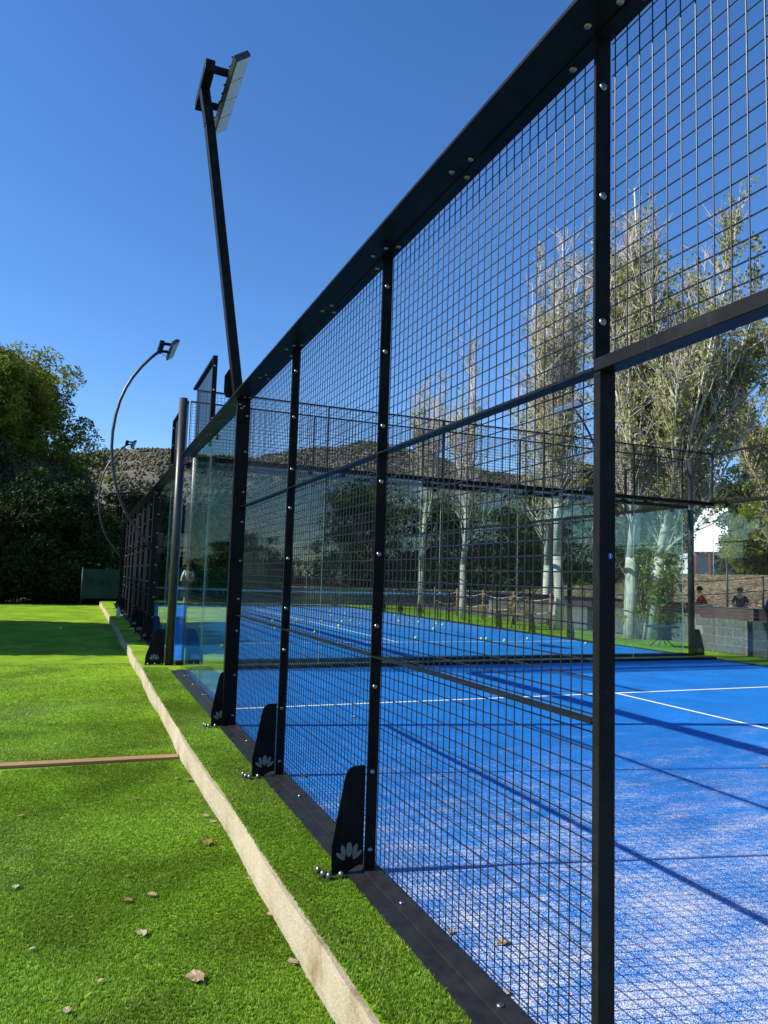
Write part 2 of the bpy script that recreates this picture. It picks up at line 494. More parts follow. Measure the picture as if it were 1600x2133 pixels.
mb = MB(); mb.face([(-1500, -900, -0.30), (1500, -900, -0.30), (1500, 2500, -0.30), (-1500, 2500, -0.30)])
tag(mb.build('ground', MAT['earth'], fix=False), 'dry earth ground reaching to the hills', kind='structure')
mb = MB(); mb.face([(-14, -6, -0.2), (-0.36, -6, -0.2), (-0.36, 34.3, -0.2), (-14, 34.3, -0.2)])
tag(mb.build('turf_lawn', MAT['turf'], fix=False), 'lower artificial turf lawn left of the pale wall', kind='structure')
# upper platform that carries the courts, its left edge follows the retaining wall
mb = MB(); ys = np.arange(-6, 33.61, 0.15)
edge = [(wall_x(y) + 0.012 * math.sin(y * 1.9) + 0.005 * math.sin(y * 4.7 + 1) + 0.012, float(y)) for y in ys]
for (xa, ya), (xb, yb) in zip(edge, edge[1:]):
    mb.face([(xa, ya, 0.0), (0.6, ya, 0.0), (0.6, yb, 0.0), (xb, yb, 0.0)])
mb.face([(0.6, -6, 0.0), (13.4, -6, 0.0), (13.4, 36, 0.0), (0.6, 36, 0.0)])
tag(mb.build('court_surround', MAT['turf'], fix=False), 'green turf around the two blue courts', kind='structure')

# land beyond the block wall: flat yard, then a dry bank
mb = MB()
def land(x, y):
    t = min(1, max(0, (x + 0.35 * (y - 18) - 22) / 13)); t = t * t * (3 - 2 * t)
    return -0.03 + 2.05 * t + 0.12 * math.sin(x * 0.9 + y * 0.37) * t + 0.03 * max(0, x - 40)
gx = np.linspace(13.4, 140, 90); gy = np.linspace(-20, 140, 90)
for i in range(len(gx) - 1):
    for j in range(len(gy) - 1):
        mb.face([(gx[a], gy[c], land(gx[a], gy[c])) for a, c in ((i, j), (i + 1, j), (i + 1, j + 1), (i, j + 1))])
tag(mb.build('dry_bank', MAT['bank'], fix=False), 'brown leaf-covered bank behind the block wall', kind='structure')

# courts and their painted lines
def court(name, y0, y1, mat, label):
    mb = MB(); mb.face([(0.0, y0, 0.006), (10.0, y0, 0.006), (10.0, y1, 0.006), (0.0, y1, 0.006)])
    c = tag(mb.build(name, mat, fix=False), label, kind='structure')
    return c
c1 = court('court_surface', -9.45, 10.55, MAT['court'], 'blue sanded playing surface of the near court')
c2 = court('court_surface', 11.35, 31.35, MAT['court2'], 'blue playing surface of the far court')
def line(par, x0, x1, y0, y1):
    mb = MB(); mb.face([(x0, y0, 0.010), (x1, y0, 0.010), (x1, y1, 0.010), (x0, y1, 0.010)])
    mb.build('court_line', MAT['line'], par, fix=False)
for par, net in ((c1, 0.55), (c2, 21.35)):
    for s in (-1, 1):
        if par is c1 and s < 0: continue
        ys_ = net + s * 6.95
        line(par, 0.02, 9.98, ys_ - 0.025, ys_ + 0.025)
        a, b_ = sorted((net + s * 0.1, ys_ - s * 0.026))
        line(par, 4.975, 5.025, a, b_)

# retaining wall: thin rough-rendered step between lawn and platform
mb = MB(); rng = random.Random(3)
hs_ = [-0.23, -0.15, -0.07, -0.012]
rows = []
for k, y in enumerate(np.arange(-6, 33.6, 0.06)):
    base = wall_x(y)
    rowp = []
    for h in hs_:
        bulge = 0.012 * math.sin(y * 1.9 + h * 5) + 0.005 * math.sin(y * 4.7 + h * 9 + 1) + rng.uniform(-0.0015, 0.0015)
        rowp.append((base - 0.004 + bulge + (0.012 if h == hs_[0] else 0), float(y), h + (0.006 * math.sin(y * 3.1) + 0.003 * math.sin(y * 9.7) if h == hs_[-1] else 0)))
    rowp.append((base + 0.11, float(y), -0.010))
    rows.append(rowp)
for a, c in zip(rows, rows[1:]):
    for i in range(len(a) - 1):
        mb.face([a[i], c[i], c[i + 1], a[i + 1]])
tag(mb.build('retaining_wall', MAT['render']), 'low cream rendered wall edging the upper turf strip', 'wall')

# timber edging across the lawn
tb = thing('timber_edging', 'brown timber plank laid across the lower lawn up to the wall', 'plank', (-3.0, 6.55, -0.2))
mb = MB((-3.0, 6.55, -0.2)); mb.bar((-9, 6.90, -0.199), (-3.2, 6.62, -0.199), 0.10, 0.05)
mb.build('plank', MAT['timber'], tb, bevel=0.004)
mb = MB((-3.0, 6.55, -0.2)); mb.bar((-3.195, 6.62, -0.198), (-0.515, 6.49, -0.198), 0.10, 0.05)
mb.build('plank', MAT['timber'], tb, bevel=0.004)

# ------------------------------------------------------------------ fences
PITCH = 0.0508
ZR1, ZR2, ZT = 1.005, 2.0, 3.02
bolt_mesh = MB().lathe([(0.0125, 0), (0.0125, -0.003), (0.0095, -0.0065), (0.005, -0.0085)], n=10, axis='y').mesh('bolt', MAT['steel'])
bolt_up = MB().lathe([(0.0125, 0), (0.0125, 0.003), (0.0095, 0.0065), (0.005, 0.0085)], n=10, axis='z').mesh('bolt', MAT['steel'])
bolt_dn = MB().lathe([(0.005, -0.0085), (0.0095, -0.0065), (0.0125, -0.003), (0.0125, 0)], n=10, axis='z').mesh('bolt', MAT['dull_steel'])
cap_nut = MB().lathe([(0.0115, 0), (0.0115, 0.010), (0.0128, 0.013), (0.0124, 0.020), (0.0090, 0.027), (0.0035, 0.030)], n=10).mesh('anchor_nut', MAT['dull_steel'])

def wires(origin, axis, fixed, a0, a1, z0, z1, pitch=PITCH, r=0.0021, joined=None):
    """welded mesh: verticals and horizontals, axis 'y' (panel along y at x=fixed) or 'x'"""
    mb = joined or MB(origin)
    na = max(1, int((a1 - a0) / pitch)); nz = max(1, int((z1 - z0) / pitch))
    oa = (a1 - a0 - na * pitch) / 2; oz = (z1 - z0 - nz * pitch) / 2
    for i in range(na + 1):
        a = a0 + oa + i * pitch
        if axis == 'y': mb.wire((fixed, a, z0), (fixed, a, z1), 'z', r)
        else: mb.wire((a, fixed, z0), (a, fixed, z1), 'z', r)
    for i in range(nz + 1):
        z = z0 + oz + i * pitch
        if axis == 'y': mb.wire((fixed + 2 * r, a0, z), (fixed + 2 * r, a1, z), 'y', r)
        else: mb.wire((a0, fixed + 2 * r, z), (a1, fixed + 2 * r, z), 'x', r)
    return mb

def petal(cx, cz, ang, L, W):
    pts = []
    for t in np.linspace(0, math.pi, 7): pts.append((W * math.sin(t) * 0.5, L * (1 - math.cos(t)) / 2))
    for t in np.linspace(math.pi, 0, 7)[1:-1]: pts.append((-W * math.sin(t) * 0.5, L * (1 - math.cos(t)) / 2))
    ca, sa = math.cos(ang), math.sin(ang)
    return [(cx + x * ca - z * sa, cz + x * sa + z * ca) for x, z in pts]

def gusset(root, org, xp, s, y, detail=True):
    """bracing plate standing out from a post, foot plate with cap nuts, lotus emblem on its near face"""
    ox = lambda d: xp + s * d
    prof = [(ox(0.0625), 0.036), (ox(0.092), 0.034), (ox(0.148), 0.006), (ox(0.216), 0.006), (ox(0.221), 0.13), (ox(0.168), 0.425), (ox(0.158), 0.462),
            (ox(0.142), 0.482), (ox(0.118), 0.492), (ox(0.0625), 0.492)]
    mb = MB(org); mb.prism(prof, 'y', y - 0.004, y + 0.004)
    g = mb.build('gusset_plate', MAT['black'], root)
    mb = MB(org)
    mb.box(ox(0.110), ox(0.285), y - 0.055, y + 0.055, 0.0015, 0.0055)
    mb.build('foot_plate', MAT['black'], g)
    cx = ox(0.134)
    mb = MB(org)
    for ang, L, W, dx, dz in ((0, 0.068, 0.029, 0, 0), (0.26, 0.058, 0.023, -0.0215, 0.001), (-0.26, 0.058, 0.023, 0.0215, 0.001),
                              (0.92, 0.056, 0.020, -0.0195, -0.010), (-0.92, 0.056, 0.020, 0.0195, -0.010)):
        pts = petal(cx + dx, 0.078 + dz, ang, L, W)
        mb.prism(pts, 'y', y - 0.0060, y - 0.0042)
    mb.build('lotus_emblem', MAT['emblem'], g)
    if detail:
        for dx, dy in ((0.262, -0.012), (0.243, -0.043), (0.186, -0.046), (0.268, 0.040)):
            add('anchor_nut', cap_nut, g, Vector((ox(dx), y + dy, 0.0058)) - Vector(org))
    return g

def side_fence(name, label, xp, s, net, ylo, yhi, posts, heavy, glass, ext, door=None, detail=True, gus=None):
    """one long side of a court. xp: mesh plane, s: outward direction (-1 left, +1 right)."""
    org = Vector((xp, (ylo + yhi) / 2, 0.0))
    root = thing(name, label, 'court fence', org)
    ox = lambda d: xp + s * d
    ow = 0.055
    bm_ = lambda: MB(org)
    allp = sorted(posts)
    # posts: pairs of flat plates standing across the fence line
    for y in allp:
        w = 0.125 if y in heavy else ow
        th = 0.028 if y in heavy else 0.0055
        mb = bm_()
        if door and y == door[1]:
            mb.box(ox(0.0), ox(ow), y - 0.028, y, 0.012, ZR2 - 0.012)
            lower = mb.build('post', MAT['black'], root, bevel=0.0012)
            mb = bm_()
            mb.box(ox(0.0), ox(ow), y - 0.0055, y + 0.0055, ZR2 + 0.030, ZT - 0.004)
        else:
            mb.box(ox(0.0), ox(w), y - th, y + th, 0.012, ZT - 0.004)
        pst = mb.build('post', MAT['black'], root, bevel=0.0012)
        if detail:
            zb = [0.10, 0.46, 0.86, 1.15, 1.50, 1.86, 2.14, 2.52, 2.86]
            if door and y == door[1]: zb = [2.14, 2.52, 2.86]
            for z in zb:
                add('bolt', bolt_mesh, pst, Vector((ox(0.030 if y not in heavy else 0.03), y - th - 0.0005, z)) - org)
            if y in heavy:
                for dx, z in ((0.085, 2.93), (0.10, 2.965), (0.062, 2.95)):
                    add('bolt', bolt_mesh, pst, Vector((ox(dx), y - th - 0.0005, z)) - org)
        if not (door and y in door) and (gus is None or y in gus): gusset(root, org, xp, s, y, detail)
    # mesh bays
    gl_y = [g for g in glass]
    for a, b_ in zip(allp, allp[1:]):
        if any(a < (g0 + g1) / 2 < b_ for g0, g1 in gl_y): continue
        a2, b2 = a + 0.007, b_ - 0.007
        is_door = door and (abs(a - door[0]) < 1e-6 and abs(b_ - door[1]) < 1e-6)
        rails = (ZR2,) if is_door else (ZR1, ZR2)
        for z in rails:
            mb = bm_()
            if is_door: mb.box(ox(-0.004), ox(ow + 0.002), a - 0.03, b_ - 0.0, z - 0.010, z + 0.028)
            else: mb.box(ox(0.002), ox(ow - 0.001), a2, b2, z - 0.003, z + 0.003)
            mb.build('lintel' if is_door else 'rail', MAT['black'], root, bevel=0.002 if is_door else 0.0)
        mb = bm_(); mb.box(ox(0.0), ox(ow), a2, b2, ZT - 0.004, ZT - 0.0005)
        mb.build('top_rail', MAT['black'], root)
        if detail:
            for k in range(3):
                yy = a2 + (b2 - a2) * (0.08 + 0.42 * k)
                add('bolt', bolt_dn, root, Vector((ox(0.03), yy, ZT - 0.0045)) - org)
        mb = wires(org, 'y', xp, a2, b2, ZR2 + 0.03 if is_door else 0.03, ZT - 0.004)
        mb.build('wire_mesh', MAT['wire'], root, fix=False)
    # glass panes
    for g0, g1 in gl_y:
        mb = bm_(); mb.box(ox(0.012), ox(0.024), g0, g1, 0.03, ZT - 0.03)
        gp = mb.build('glass_pane', MAT['glass'], root)
        mb = bm_()
        mb.box(ox(0.0115), ox(0.0245), g0 - 0.002, g0, 0.03, ZT - 0.03)
        mb.build('pane_edge', MAT['glass_edge'], gp)
        for yy in (g0 + 0.25, g1 - 0.25):
            mb = bm_(); mb.box(ox(-0.012), ox(0.010), yy - 0.035, yy + 0.035, ZT - 0.07, ZT - 0.004)
            mb.build('clamp', MAT['black'], gp)
    # top beam: flat channel overhanging outwards
    y0, y1 = min(allp[0], ylo), max(allp[-1], yhi)
    cuts = [y0] + [y for y in allp if y in heavy] + [y1]
    cuts = sorted(set(cuts))
    for a, b_ in zip(cuts, cuts[1:]):
        mb = bm_()
        pr = [(ox(-0.005), ZT), (ox(0.186), ZT), (ox(0.186), ZT + 0.012), (ox(-0.005), ZT + 0.012)]
        mb.prism(pr, 'y', a + 0.001, b_ - 0.001)
        mb.box(ox(-0.005), ox(0.001), a + 0.001, b_ - 0.001, ZT + 0.0122, ZT + 0.05)
        be = mb.build('top_beam', MAT['black'], root, bevel=0.0)
        if detail:
            for k in range(int((b_ - a) / 0.85) + 1):
                for dx in (0.075, 0.10):
                    add('bolt', bolt_dn, be, Vector((ox(dx), a + 0.16 + 0.85 * k + (0.11 if dx > 0.08 else 0), ZT - 0.0005)) - org)
    # base frame
    mb = bm_()
    mb.box(ox(-0.02), ox(0.15), ylo, yhi, 0.0, 0.0095)
    mb.box(ox(-0.02), ox(0.066), ylo, yhi, 0.0097, 0.0185)
    mb.build('base_frame', MAT['kerb'], root)
    if detail:
        for y in np.arange(ylo + 0.2, yhi, 0.78):
            add('bolt', bolt_up, root, Vector((ox(0.036), float(y), 0.0187)) - org)
    # raised corner sections
    for e0, e1 in ext:
        inner = e0 if abs(e0 - net) < abs(e1 - net) else e1
        mb = bm_(); mb.box(ox(0.0), ox(ow), inner - 0.012, inner + 0.012, ZT + 0.051, 4.03)
        pst = mb.build('post', MAT['black'], root)
        if detail:
            for z in (3.25, 3.6, 3.9): add('bolt', bolt_mesh, pst, Vector((ox(0.03), inner - 0.0125, z)) - org)
        a, b_ = sorted((e0, e1))
        mb = bm_(); mb.box(ox(0.0), ox(ow), a + 0.013, b_ - 0.013, 4.00, 4.03)
        mb.build('top_rail', MAT['black'], root)
        wires(org, 'y', xp, a + 0.013, b_ - 0.013, ZT + 0.055, 4.0).build('wire_mesh', MAT['wire'], root, fix=False)
    return root

def end_fence(name, label, y, s, beams=True, pole=False):
    """glass end wall with mesh above; s: outward direction along y"""
    org = Vector((5.0, y, 0.0))
    root = thing(name, label, 'court fence', org)
    oy = lambda d: y + s * d
    for k in range(5):
        a, b_ = 2 * k + 0.03, 2 * k + 1.97 + (0.026 if k < 4 else 0)
        mb = MB(org); mb.box(a, b_, oy(0.0), oy(0.012), 0.06, ZT - 0.05)
        gp = mb.build('glass_pane', MAT['glass'], root)
        mb = MB(org); mb.box(b_ + 0.0004, b_ + 0.003, oy(-0.0005), oy(0.0125), 0.06, ZT - 0.05)
        mb.build('pane_edge', MAT['glass_edge'], gp)
        for xx in (a + 0.25, b_ - 0.25):
            mb = MB(org); mb.box(xx - 0.035, xx + 0.035, oy(-0.014), oy(-0.002), ZT - 0.10, ZT - 0.051)
            mb.build('clamp', MAT['black'], gp)
        mb = MB(org); mb.box(a, b_, oy(0.0), oy(0.035), 4.0, 4.02); mb.build('top_rail', MAT['black'], root)
        mb = MB(org); mb.box(a, b_, oy(0.0), oy(0.05), ZT + 0.021, ZT + 0.030); mb.build('rail', MAT['black'], root)
        mb = MB(org)
        mb.box(a - (0.022 if k else 0.010), a - 0.001, oy(0.0), oy(0.035), ZT + 0.021, 4.02)
        mb.build('post', MAT['black'], root)
        if k == 4: MB(org).box(b_ + 0.001, b_ + 0.010, oy(0.0), oy(0.035), ZT + 0.021, 4.02).build('post', MAT['black'], root)
        wires(org, 'x', y, a, b_, ZT + 0.03, 4.0).build('wire_mesh', MAT['wire'], root, fix=False)
    mb = MB(org)
    mb.box(0, 10, oy(-0.02), oy(0.15), ZT - 0.04, ZT - 0.025)
    mb.box(0, 10, oy(0.02), oy(0.03), ZT - 0.0245, ZT + 0.02)
    mb.box(0, 10, oy(0.14), oy(0.15), ZT - 0.0245, ZT + 0.02)
    mb.build('top_beam', MAT['black'], root)
    mb = MB(org); mb.box(0, 10, oy(-0.02), oy(0.14), 0.007, 0.055); mb.build('base_frame', MAT['kerb'], root)
    if pole:
        for px in (-0.10, 10.10):
            sg = -1 if px < 0 else 1
            mb = MB(org); mb.tube([(px, oy(0.10), 0.0), (px, oy(0.10), 4.03)], 0.062, 20)
            mb.build('corner_pole', MAT['grey_pole'], root)
            mb = MB(org)
            prof = [(px + sg * 0.075, 0.005), (px + sg * 0.345, 0.005), (px + sg * 0.335, 0.14), (px + sg * 0.225, 0.50), (px + sg * 0.19, 0.53), (px + sg * 0.075, 0.53)]
            yy = oy(0.10)
            mb.prism(prof, 'y', yy - 0.004, yy + 0.004)
            g = mb.build('gusset_plate', MAT['black'], root)
            mb = MB(org)
            cx = px + sg * 0.215
            for ang, L, W, dx, dz in ((0, 0.077, 0.033, 0, 0), (0.26, 0.066, 0.026, -0.0245, 0.001), (-0.26, 0.066, 0.026, 0.0245, 0.001),
                                      (0.92, 0.063, 0.023, -0.022, -0.011), (-0.92, 0.063, 0.023, 0.022, -0.011)):
                mb.prism(petal(cx + dx, 0.09 + dz, ang, L, W), 'y', yy - 0.006, yy - 0.0042)
            mb.build('lotus_emblem', MAT['emblem'], g)
            for dx in (0.11, 0.2, 0.3):
                add('anchor_nut', cap_nut, g, Vector((px + sg * dx, yy - 0.03, 0.006)) - org)
    return root

YA, YB, YC, YD = 1.6437, 3.298, 5.005, 6.715
near = side_fence('court_fence', 'tall black mesh and glass side fence of the near court beside the turf strip', 0.0, -1, 0.55, -1.2, 10.56,
                  [-0.54, YA, YB, YC, YD], [YD], [(6.75, 8.80), (8.812, 10.50)], [(8.80, 10.55)], door=(-0.54, YA), gus=(YB, YC, YD))
# small round sticker on the door post
mb = MB((0.0, (-1.2 + 10.56) / 2, 0.0)); mb.lathe([(0.0085, 0.0), (0.0085, -0.0008)], (-0.018, YA - 0.0283, 1.465), n=16, axis='y')
stk = mb.build('sticker', MAT['sticker'], near); stk['label'] = 'small round blue sticker on the door post'
mb = MB((0.0, (-1.2 + 10.56) / 2, 0.0)); mb.lathe([(0.002, 0), (0.002, -0.0004)], (-0.0185, YA - 0.0292, 1.469), n=8, axis='y'); mb.box(-0.0195, -0.0180, YA - 0.0297, YA - 0.0293, 1.460, 1.4668); mb.box(-0.0195, -0.0155, YA - 0.0297, YA - 0.0293, 1.459, 1.4602)
mb.build('sticker_mark', MAT['white_paint'], stk)

end_fence('court_fence', 'glass end fence closing the near court with mesh along its top', 10.55, 1)
side_fence('court_fence', 'black side fence across the near court by the block wall', 10.0, 1, 0.55, -1.2, 10.56,
           [-0.54, YA, YB, YC, YD], [YD], [(6.75, 8.80), (8.812, 10.50)], [(8.80, 10.55)], door=(-0.54, YA), detail=False, gus=(YB, YC, YD))
end_fence('court_fence', 'glass end fence of the far court with round grey corner poles', 11.35, -1, pole=True)
# far court: mirror images about its net at y = 21.35
NB = 21.35
half = [YA - 0.55, YB - 0.55, YC - 0.55, YD - 0.55]
fp = sorted([NB - h for h in half] + [NB + h for h in half])
heavy2 = [NB - half[3], NB + half[3]]
gl2 = [(11.41, NB - 8.262), (NB - 8.25, NB - 6.20), (NB + 6.20, NB + 8.25), (NB + 8.262, 31.29)]
g2 = [p for p in fp if abs(p - NB) < 9 and abs(p - NB) > 1.2]
side_fence('court_fence', 'black side fence of the far court running off along the turf strip', 0.0, -1, NB, 11.34, 31.36, fp, heavy2, gl2,
           [(11.36, NB - 8.25), (NB + 8.25, 31.34)], gus=g2)
side_fence('court_fence', 'black side fence of the far court in front of the poplars', 10.0, 1, NB, 11.34, 31.36, fp, heavy2, gl2,
           [(11.36, NB - 8.25), (NB + 8.25, 31.34)], detail=False, gus=g2)
end_fence('court_fence', 'farthest glass end fence before the green banner and trees', 31.35, 1)

# net of the far court
nt_ = thing('court_net', 'low dark net with white tape across the far court', 'net', (5, NB, 0))
o_ = (5, NB, 0)
for x in (0.12, 9.88):
    MB(o_).tube([(x, NB, 0.006), (x, NB, 0.95)], 0.03, 10).build('net_post', MAT['black'], nt_)
mb = MB(o_)
for k in range(20):
    xa, xb = 0.16 + 9.68 * k / 20, 0.16 + 9.68 * (k + 1) / 20
    za = 0.88 + 0.04 * ((xa - 5) / 5) ** 2; zb = 0.88 + 0.04 * ((xb - 5) / 5) ** 2
    mb.bar((xa, NB, za), (xb, NB, zb), 0.012, 0.055)
mb.build('net_tape', MAT['tape'], nt_)
wires(o_, 'x', NB, 0.16, 9.84, 0.02, 0.855, pitch=0.06, r=0.0016).build('net_mesh', MAT['net'], nt_, fix=False)
# ------------------------------------------------------------------ floodlight masts
def lamp_head(root, org, x, y, z, s, length=1.2):
    """LED bar running along the fence; s: direction towards the court (+1 = +x)"""
    a = R(38)
    ux = Vector((s * math.cos(a), 0, math.sin(a)))       # across the lens face
    un = Vector((s * math.sin(a), 0, -math.cos(a)))      # the way it shines
    c = Vector((x, y, z))
    def slab(n0, n1, w0, w1, y0, y1):
        mb = MB(org); n = len(mb.v)
        for yy in (y0, y1):
            for (p, q) in ((n0, w0), (n1, w0), (n1, w1), (n0, w1)):
                mb.v.append(c + un * p + ux * q + Vector((0, yy, 0)))
        for q in ((0, 1, 2, 3), (7, 6, 5, 4), (1, 0, 4, 5), (2, 1, 5, 6), (3, 2, 6, 7), (0, 3, 7, 4)): mb.f.append(tuple(n + i for i in q))
        return mb
    h = length / 2
    hd = slab(-0.03, 0.02, -0.08, 0.08, -h, h).build('lamp_housing', MAT['led_frame'], root, bevel=0.004)
    for k in range(4):
        y0 = -h + 0.015 + k * (length - 0.03) / 4
        slab(0.0203, 0.026, -0.068, 0.068, y0 + 0.008, y0 + (length - 0.03) / 4 - 0.008).build('lens_panel', MAT['led'], hd)
    for k in range(9):
        y0 = -h + 0.06 + k * (length - 0.12) / 8
        slab(-0.058, -0.0303, -0.065, 0.065, y0 - 0.003, y0 + 0.003).build('cooling_fin', MAT['led_frame'], hd)
    # yoke: two arms and a cross bar behind the lamp
    back = c - un * 0.03
    tip = Vector((x - s * 0.24, y, z + 0.03))
    MB(org).box(tip.x - 0.045, tip.x + 0.045, y - 0.33, y + 0.33, tip.z - 0.05, tip.z + 0.05).build('cross_bar', MAT['black'], root, bevel=0.004)
    for dy in (-0.27, 0.27):
        MB(org).bar((tip.x + s * 0.046, y + dy, tip.z), (back.x - s * 0.004, y + dy, back.z + 0.01), 0.05, 0.05).build('arm', MAT['black'], root)
    pts = [(tip.x + s * 0.02, y + 0.05, tip.z - 0.05), (tip.x + s * 0.07, y + 0.06, tip.z - 0.15), (tip.x + s * 0.13, y + 0.04, tip.z - 0.13), (back.x, y + 0.02, back.z)]
    MB(org).tube(pts, 0.006, 6).build('cable', MAT['black'], root)
    return tip

org = (-0.12, YD, ZT)
mast = thing('floodlight_mast', 'straight black floodlight mast rising from the near court fence', 'floodlight', org)
tip = lamp_head(mast, org, -0.34, 6.72, 5.98, 1)
MB(org).bar((-0.115, YD, ZT + 0.014), (-0.515, YD, 5.62), 0.09, 0.09, Vector((0, 1, 0))).build('mast_pole', MAT['black'], mast, bevel=0.005)
MB(org).bar((-0.517, YD, 5.623), (-0.58, YD, 5.957), 0.09, 0.09, Vector((0, 1, 0))).build('mast_pole', MAT['black'], mast, bevel=0.005)
MB(org).prism([(-0.225, ZT + 0.013), (-0.06, ZT + 0.013), (-0.09, ZT + 0.27), (-0.205, ZT + 0.29), (-0.245, ZT + 0.22), (-0.245, ZT + 0.07)], 'y', YD + 0.048, YD + 0.056).build('mounting_plate', MAT['black'], mast)

def curved_mast(label, xp, s, y):
    """arched pole: leaves the post at 2 m, bows outwards and comes back over the fence"""
    org = (xp + s * 0.2, y, 2.0)
    root = thing('floodlight_mast', label, 'floodlight', org, group='arched floodlight masts of the far court')
    P_ = [(0.13, 1.80), (0.27, 1.99), (0.44, 2.22), (0.62, 2.47), (0.76, 2.75), (0.865, 3.06), (0.945, 3.42), (0.985, 3.80), (0.985, 4.12), (0.95, 4.45), (0.885, 4.76), (0.79, 5.03),
          (0.67, 5.27), (0.52, 5.50), (0.35, 5.71), (0.185, 5.88)]
    MB(org).tube([(xp + s * d, y, z) for d, z in P_], 0.030, 12).build('arched_pole', MAT['grey_pole'], root)
    lamp_head(root, org, xp - s * 0.07, y, 5.93, -s)
    MB(org).bar((xp + s * 0.127, y, 1.86), (xp + s * 0.30, y, 1.86), 0.05, 0.03).build('bracket', MAT['black'], root)
    MB(org).bar((xp + s * 0.127, y, 3.2), (xp + s * 0.88, y, 3.2), 0.03, 0.03).build('stay', MAT['black'], root) if y > 20 else None
    return root
curved_mast('arched black floodlight mast on the left, nearer of the two', 0.0, -1, NB - half[3])
curved_mast('arched black floodlight mast on the left, farther of the two', 0.0, -1, NB + half[3])
curved_mast('arched floodlight mast among the poplars on the right', 10.0, 1, NB - half[3])

# ------------------------------------------------------------------ vegetation builders
def leaf_faces(cent, size, rng, up_bias=0.0, elong=1.6, tri=True):
    """one kite-shaped leaf quad per centre, random orientation; returns co, idx"""
    n = len(cent)
    d = rng.normal(size=(n, 3)); d[:, 2] += up_bias
    d /= np.linalg.norm(d, axis=1)[:, None]
    t = rng.normal(size=(n, 3)); t -= (t * d).sum(1)[:, None] * d
    t /= np.linalg.norm(t, axis=1)[:, None]
    sz = (size * rng.uniform(0.6, 1.35, n))[:, None]
    w = t * sz * 0.5; l = d * sz * elong * 0.5
    if tri:
        co = np.empty((n, 3, 3)); co[:, 0] = cent - l * 0.6 - w; co[:, 1] = cent - l * 0.6 + w; co[:, 2] = cent + l * 1.1
        return co.reshape(-1, 3), np.arange(3 * n)
    co = np.empty((n, 4, 3)); co[:, 0] = cent - l; co[:, 1] = cent + w; co[:, 2] = cent + l; co[:, 3] = cent - w
    return co.reshape(-1, 3), np.arange(4 * n)

def add_leaves(name, cent, size, mat, parent, org, rng, **kw):
    co, idx = leaf_faces(np.asarray(cent) - np.asarray(org), size, rng, **kw)
    return add(name, raw_mesh(name, co, 3 if kw.get('tri', True) else 4, idx, mat), parent)

def clumps(rng, n_cl, box, n_leaf, rad, shell=0.55):
    """leaf centres in many small clumps; box() returns a clump centre and scale"""
    out = []
    for _ in range(n_cl):
        c, r = box()
        k = rng.normal(size=(n_leaf, 3))
        k /= np.linalg.norm(k, axis=1)[:, None]
        k *= (rng.uniform(shell ** 3, 1, n_leaf) ** (1 / 3))[:, None] * r * rad
        k[:, 2] *= 0.7
        out.append(np.asarray(c) + k)
    return np.concatenate(out)

def bushy(name, label, base, w, h, seed, mat, leaf=0.09, n_cl=140, n_leaf=90, trunk=True, cat='tree', group=None, lift=0.0, depth=None, lumps=7, trunk_mat='bark', tuft=0.11, elong=1.6):
    """evergreen with an uneven crown made of several lobes"""
    rng = np.random.default_rng(seed); depth = depth or w
    root = thing(name, label, cat, base, group=group)
    base = np.asarray(base, float)
    lobes = []
    for i in range(lumps):
        a = rng.uniform(0, 2 * math.pi); rr = rng.uniform(0.0, 0.62)
        zc = lift + (h - lift) * rng.uniform(0.32, 0.78)
        lobes.append((np.array([math.cos(a) * rr * w / 2, math.sin(a) * rr * depth / 2, zc]), rng.uniform(0.26, 0.46)))
    lobes.append((np.array([0, 0, lift + (h - lift) * 0.7]), 0.40))
    lobes.append((np.array([0, 0, lift + (h - lift) * 0.3]), 0.52))
    if lift == 0:
        for a in np.linspace(0, 2 * math.pi, 7)[:-1]: lobes.append((np.array([math.cos(a) * w * 0.3, math.sin(a) * depth * 0.3, h * 0.18]), 0.30))
    def pick():
        c, s = lobes[rng.integers(len(lobes))]
        d = rng.normal(size=3); d /= np.linalg.norm(d)
        rad = rng.uniform(0.55, 1.0)
        p = base + c + d * rad * s * np.array([w, depth, (h - lift)]) * np.array([0.9, 0.9, 0.62])
        p[2] = max(p[2], base[2] + 0.15 + lift * 0.5)
        p[2] = min(p[2], base[2] + h)
        return p, rng.uniform(0.6, 1.3)
    cent = clumps(rng, n_cl, pick, n_leaf, min(w, h) * tuft)
    cr = add_leaves('crown', cent, leaf, mat, root, base, rng, elong=elong)
    if trunk:
        mb = MB(base)
        top = base + np.array([rng.uniform(-0.2, 0.2), rng.uniform(-.2, .2), h * 0.6])
        mb.tube([base, base * 0.5 + top * 0.5 + rng.normal(size=3) * 0.08, top], [w * 0.035 + 0.05, w * 0.026 + 0.03, 0.03], 8)
        tk = mb.build('trunk', MAT[trunk_mat], root)
        mb = MB(base)
        for c, s in lobes:
            st = base + (top - base) * rng.uniform(0.4, 0.95)
            mid = (st + base + c) / 2 + rng.normal(size=3) * 0.12
            mb.tube([st, mid, base + c], [0.05, 0.035, 0.012], 5)
        mb.build('limb', MAT[trunk_mat], tk)
    return root

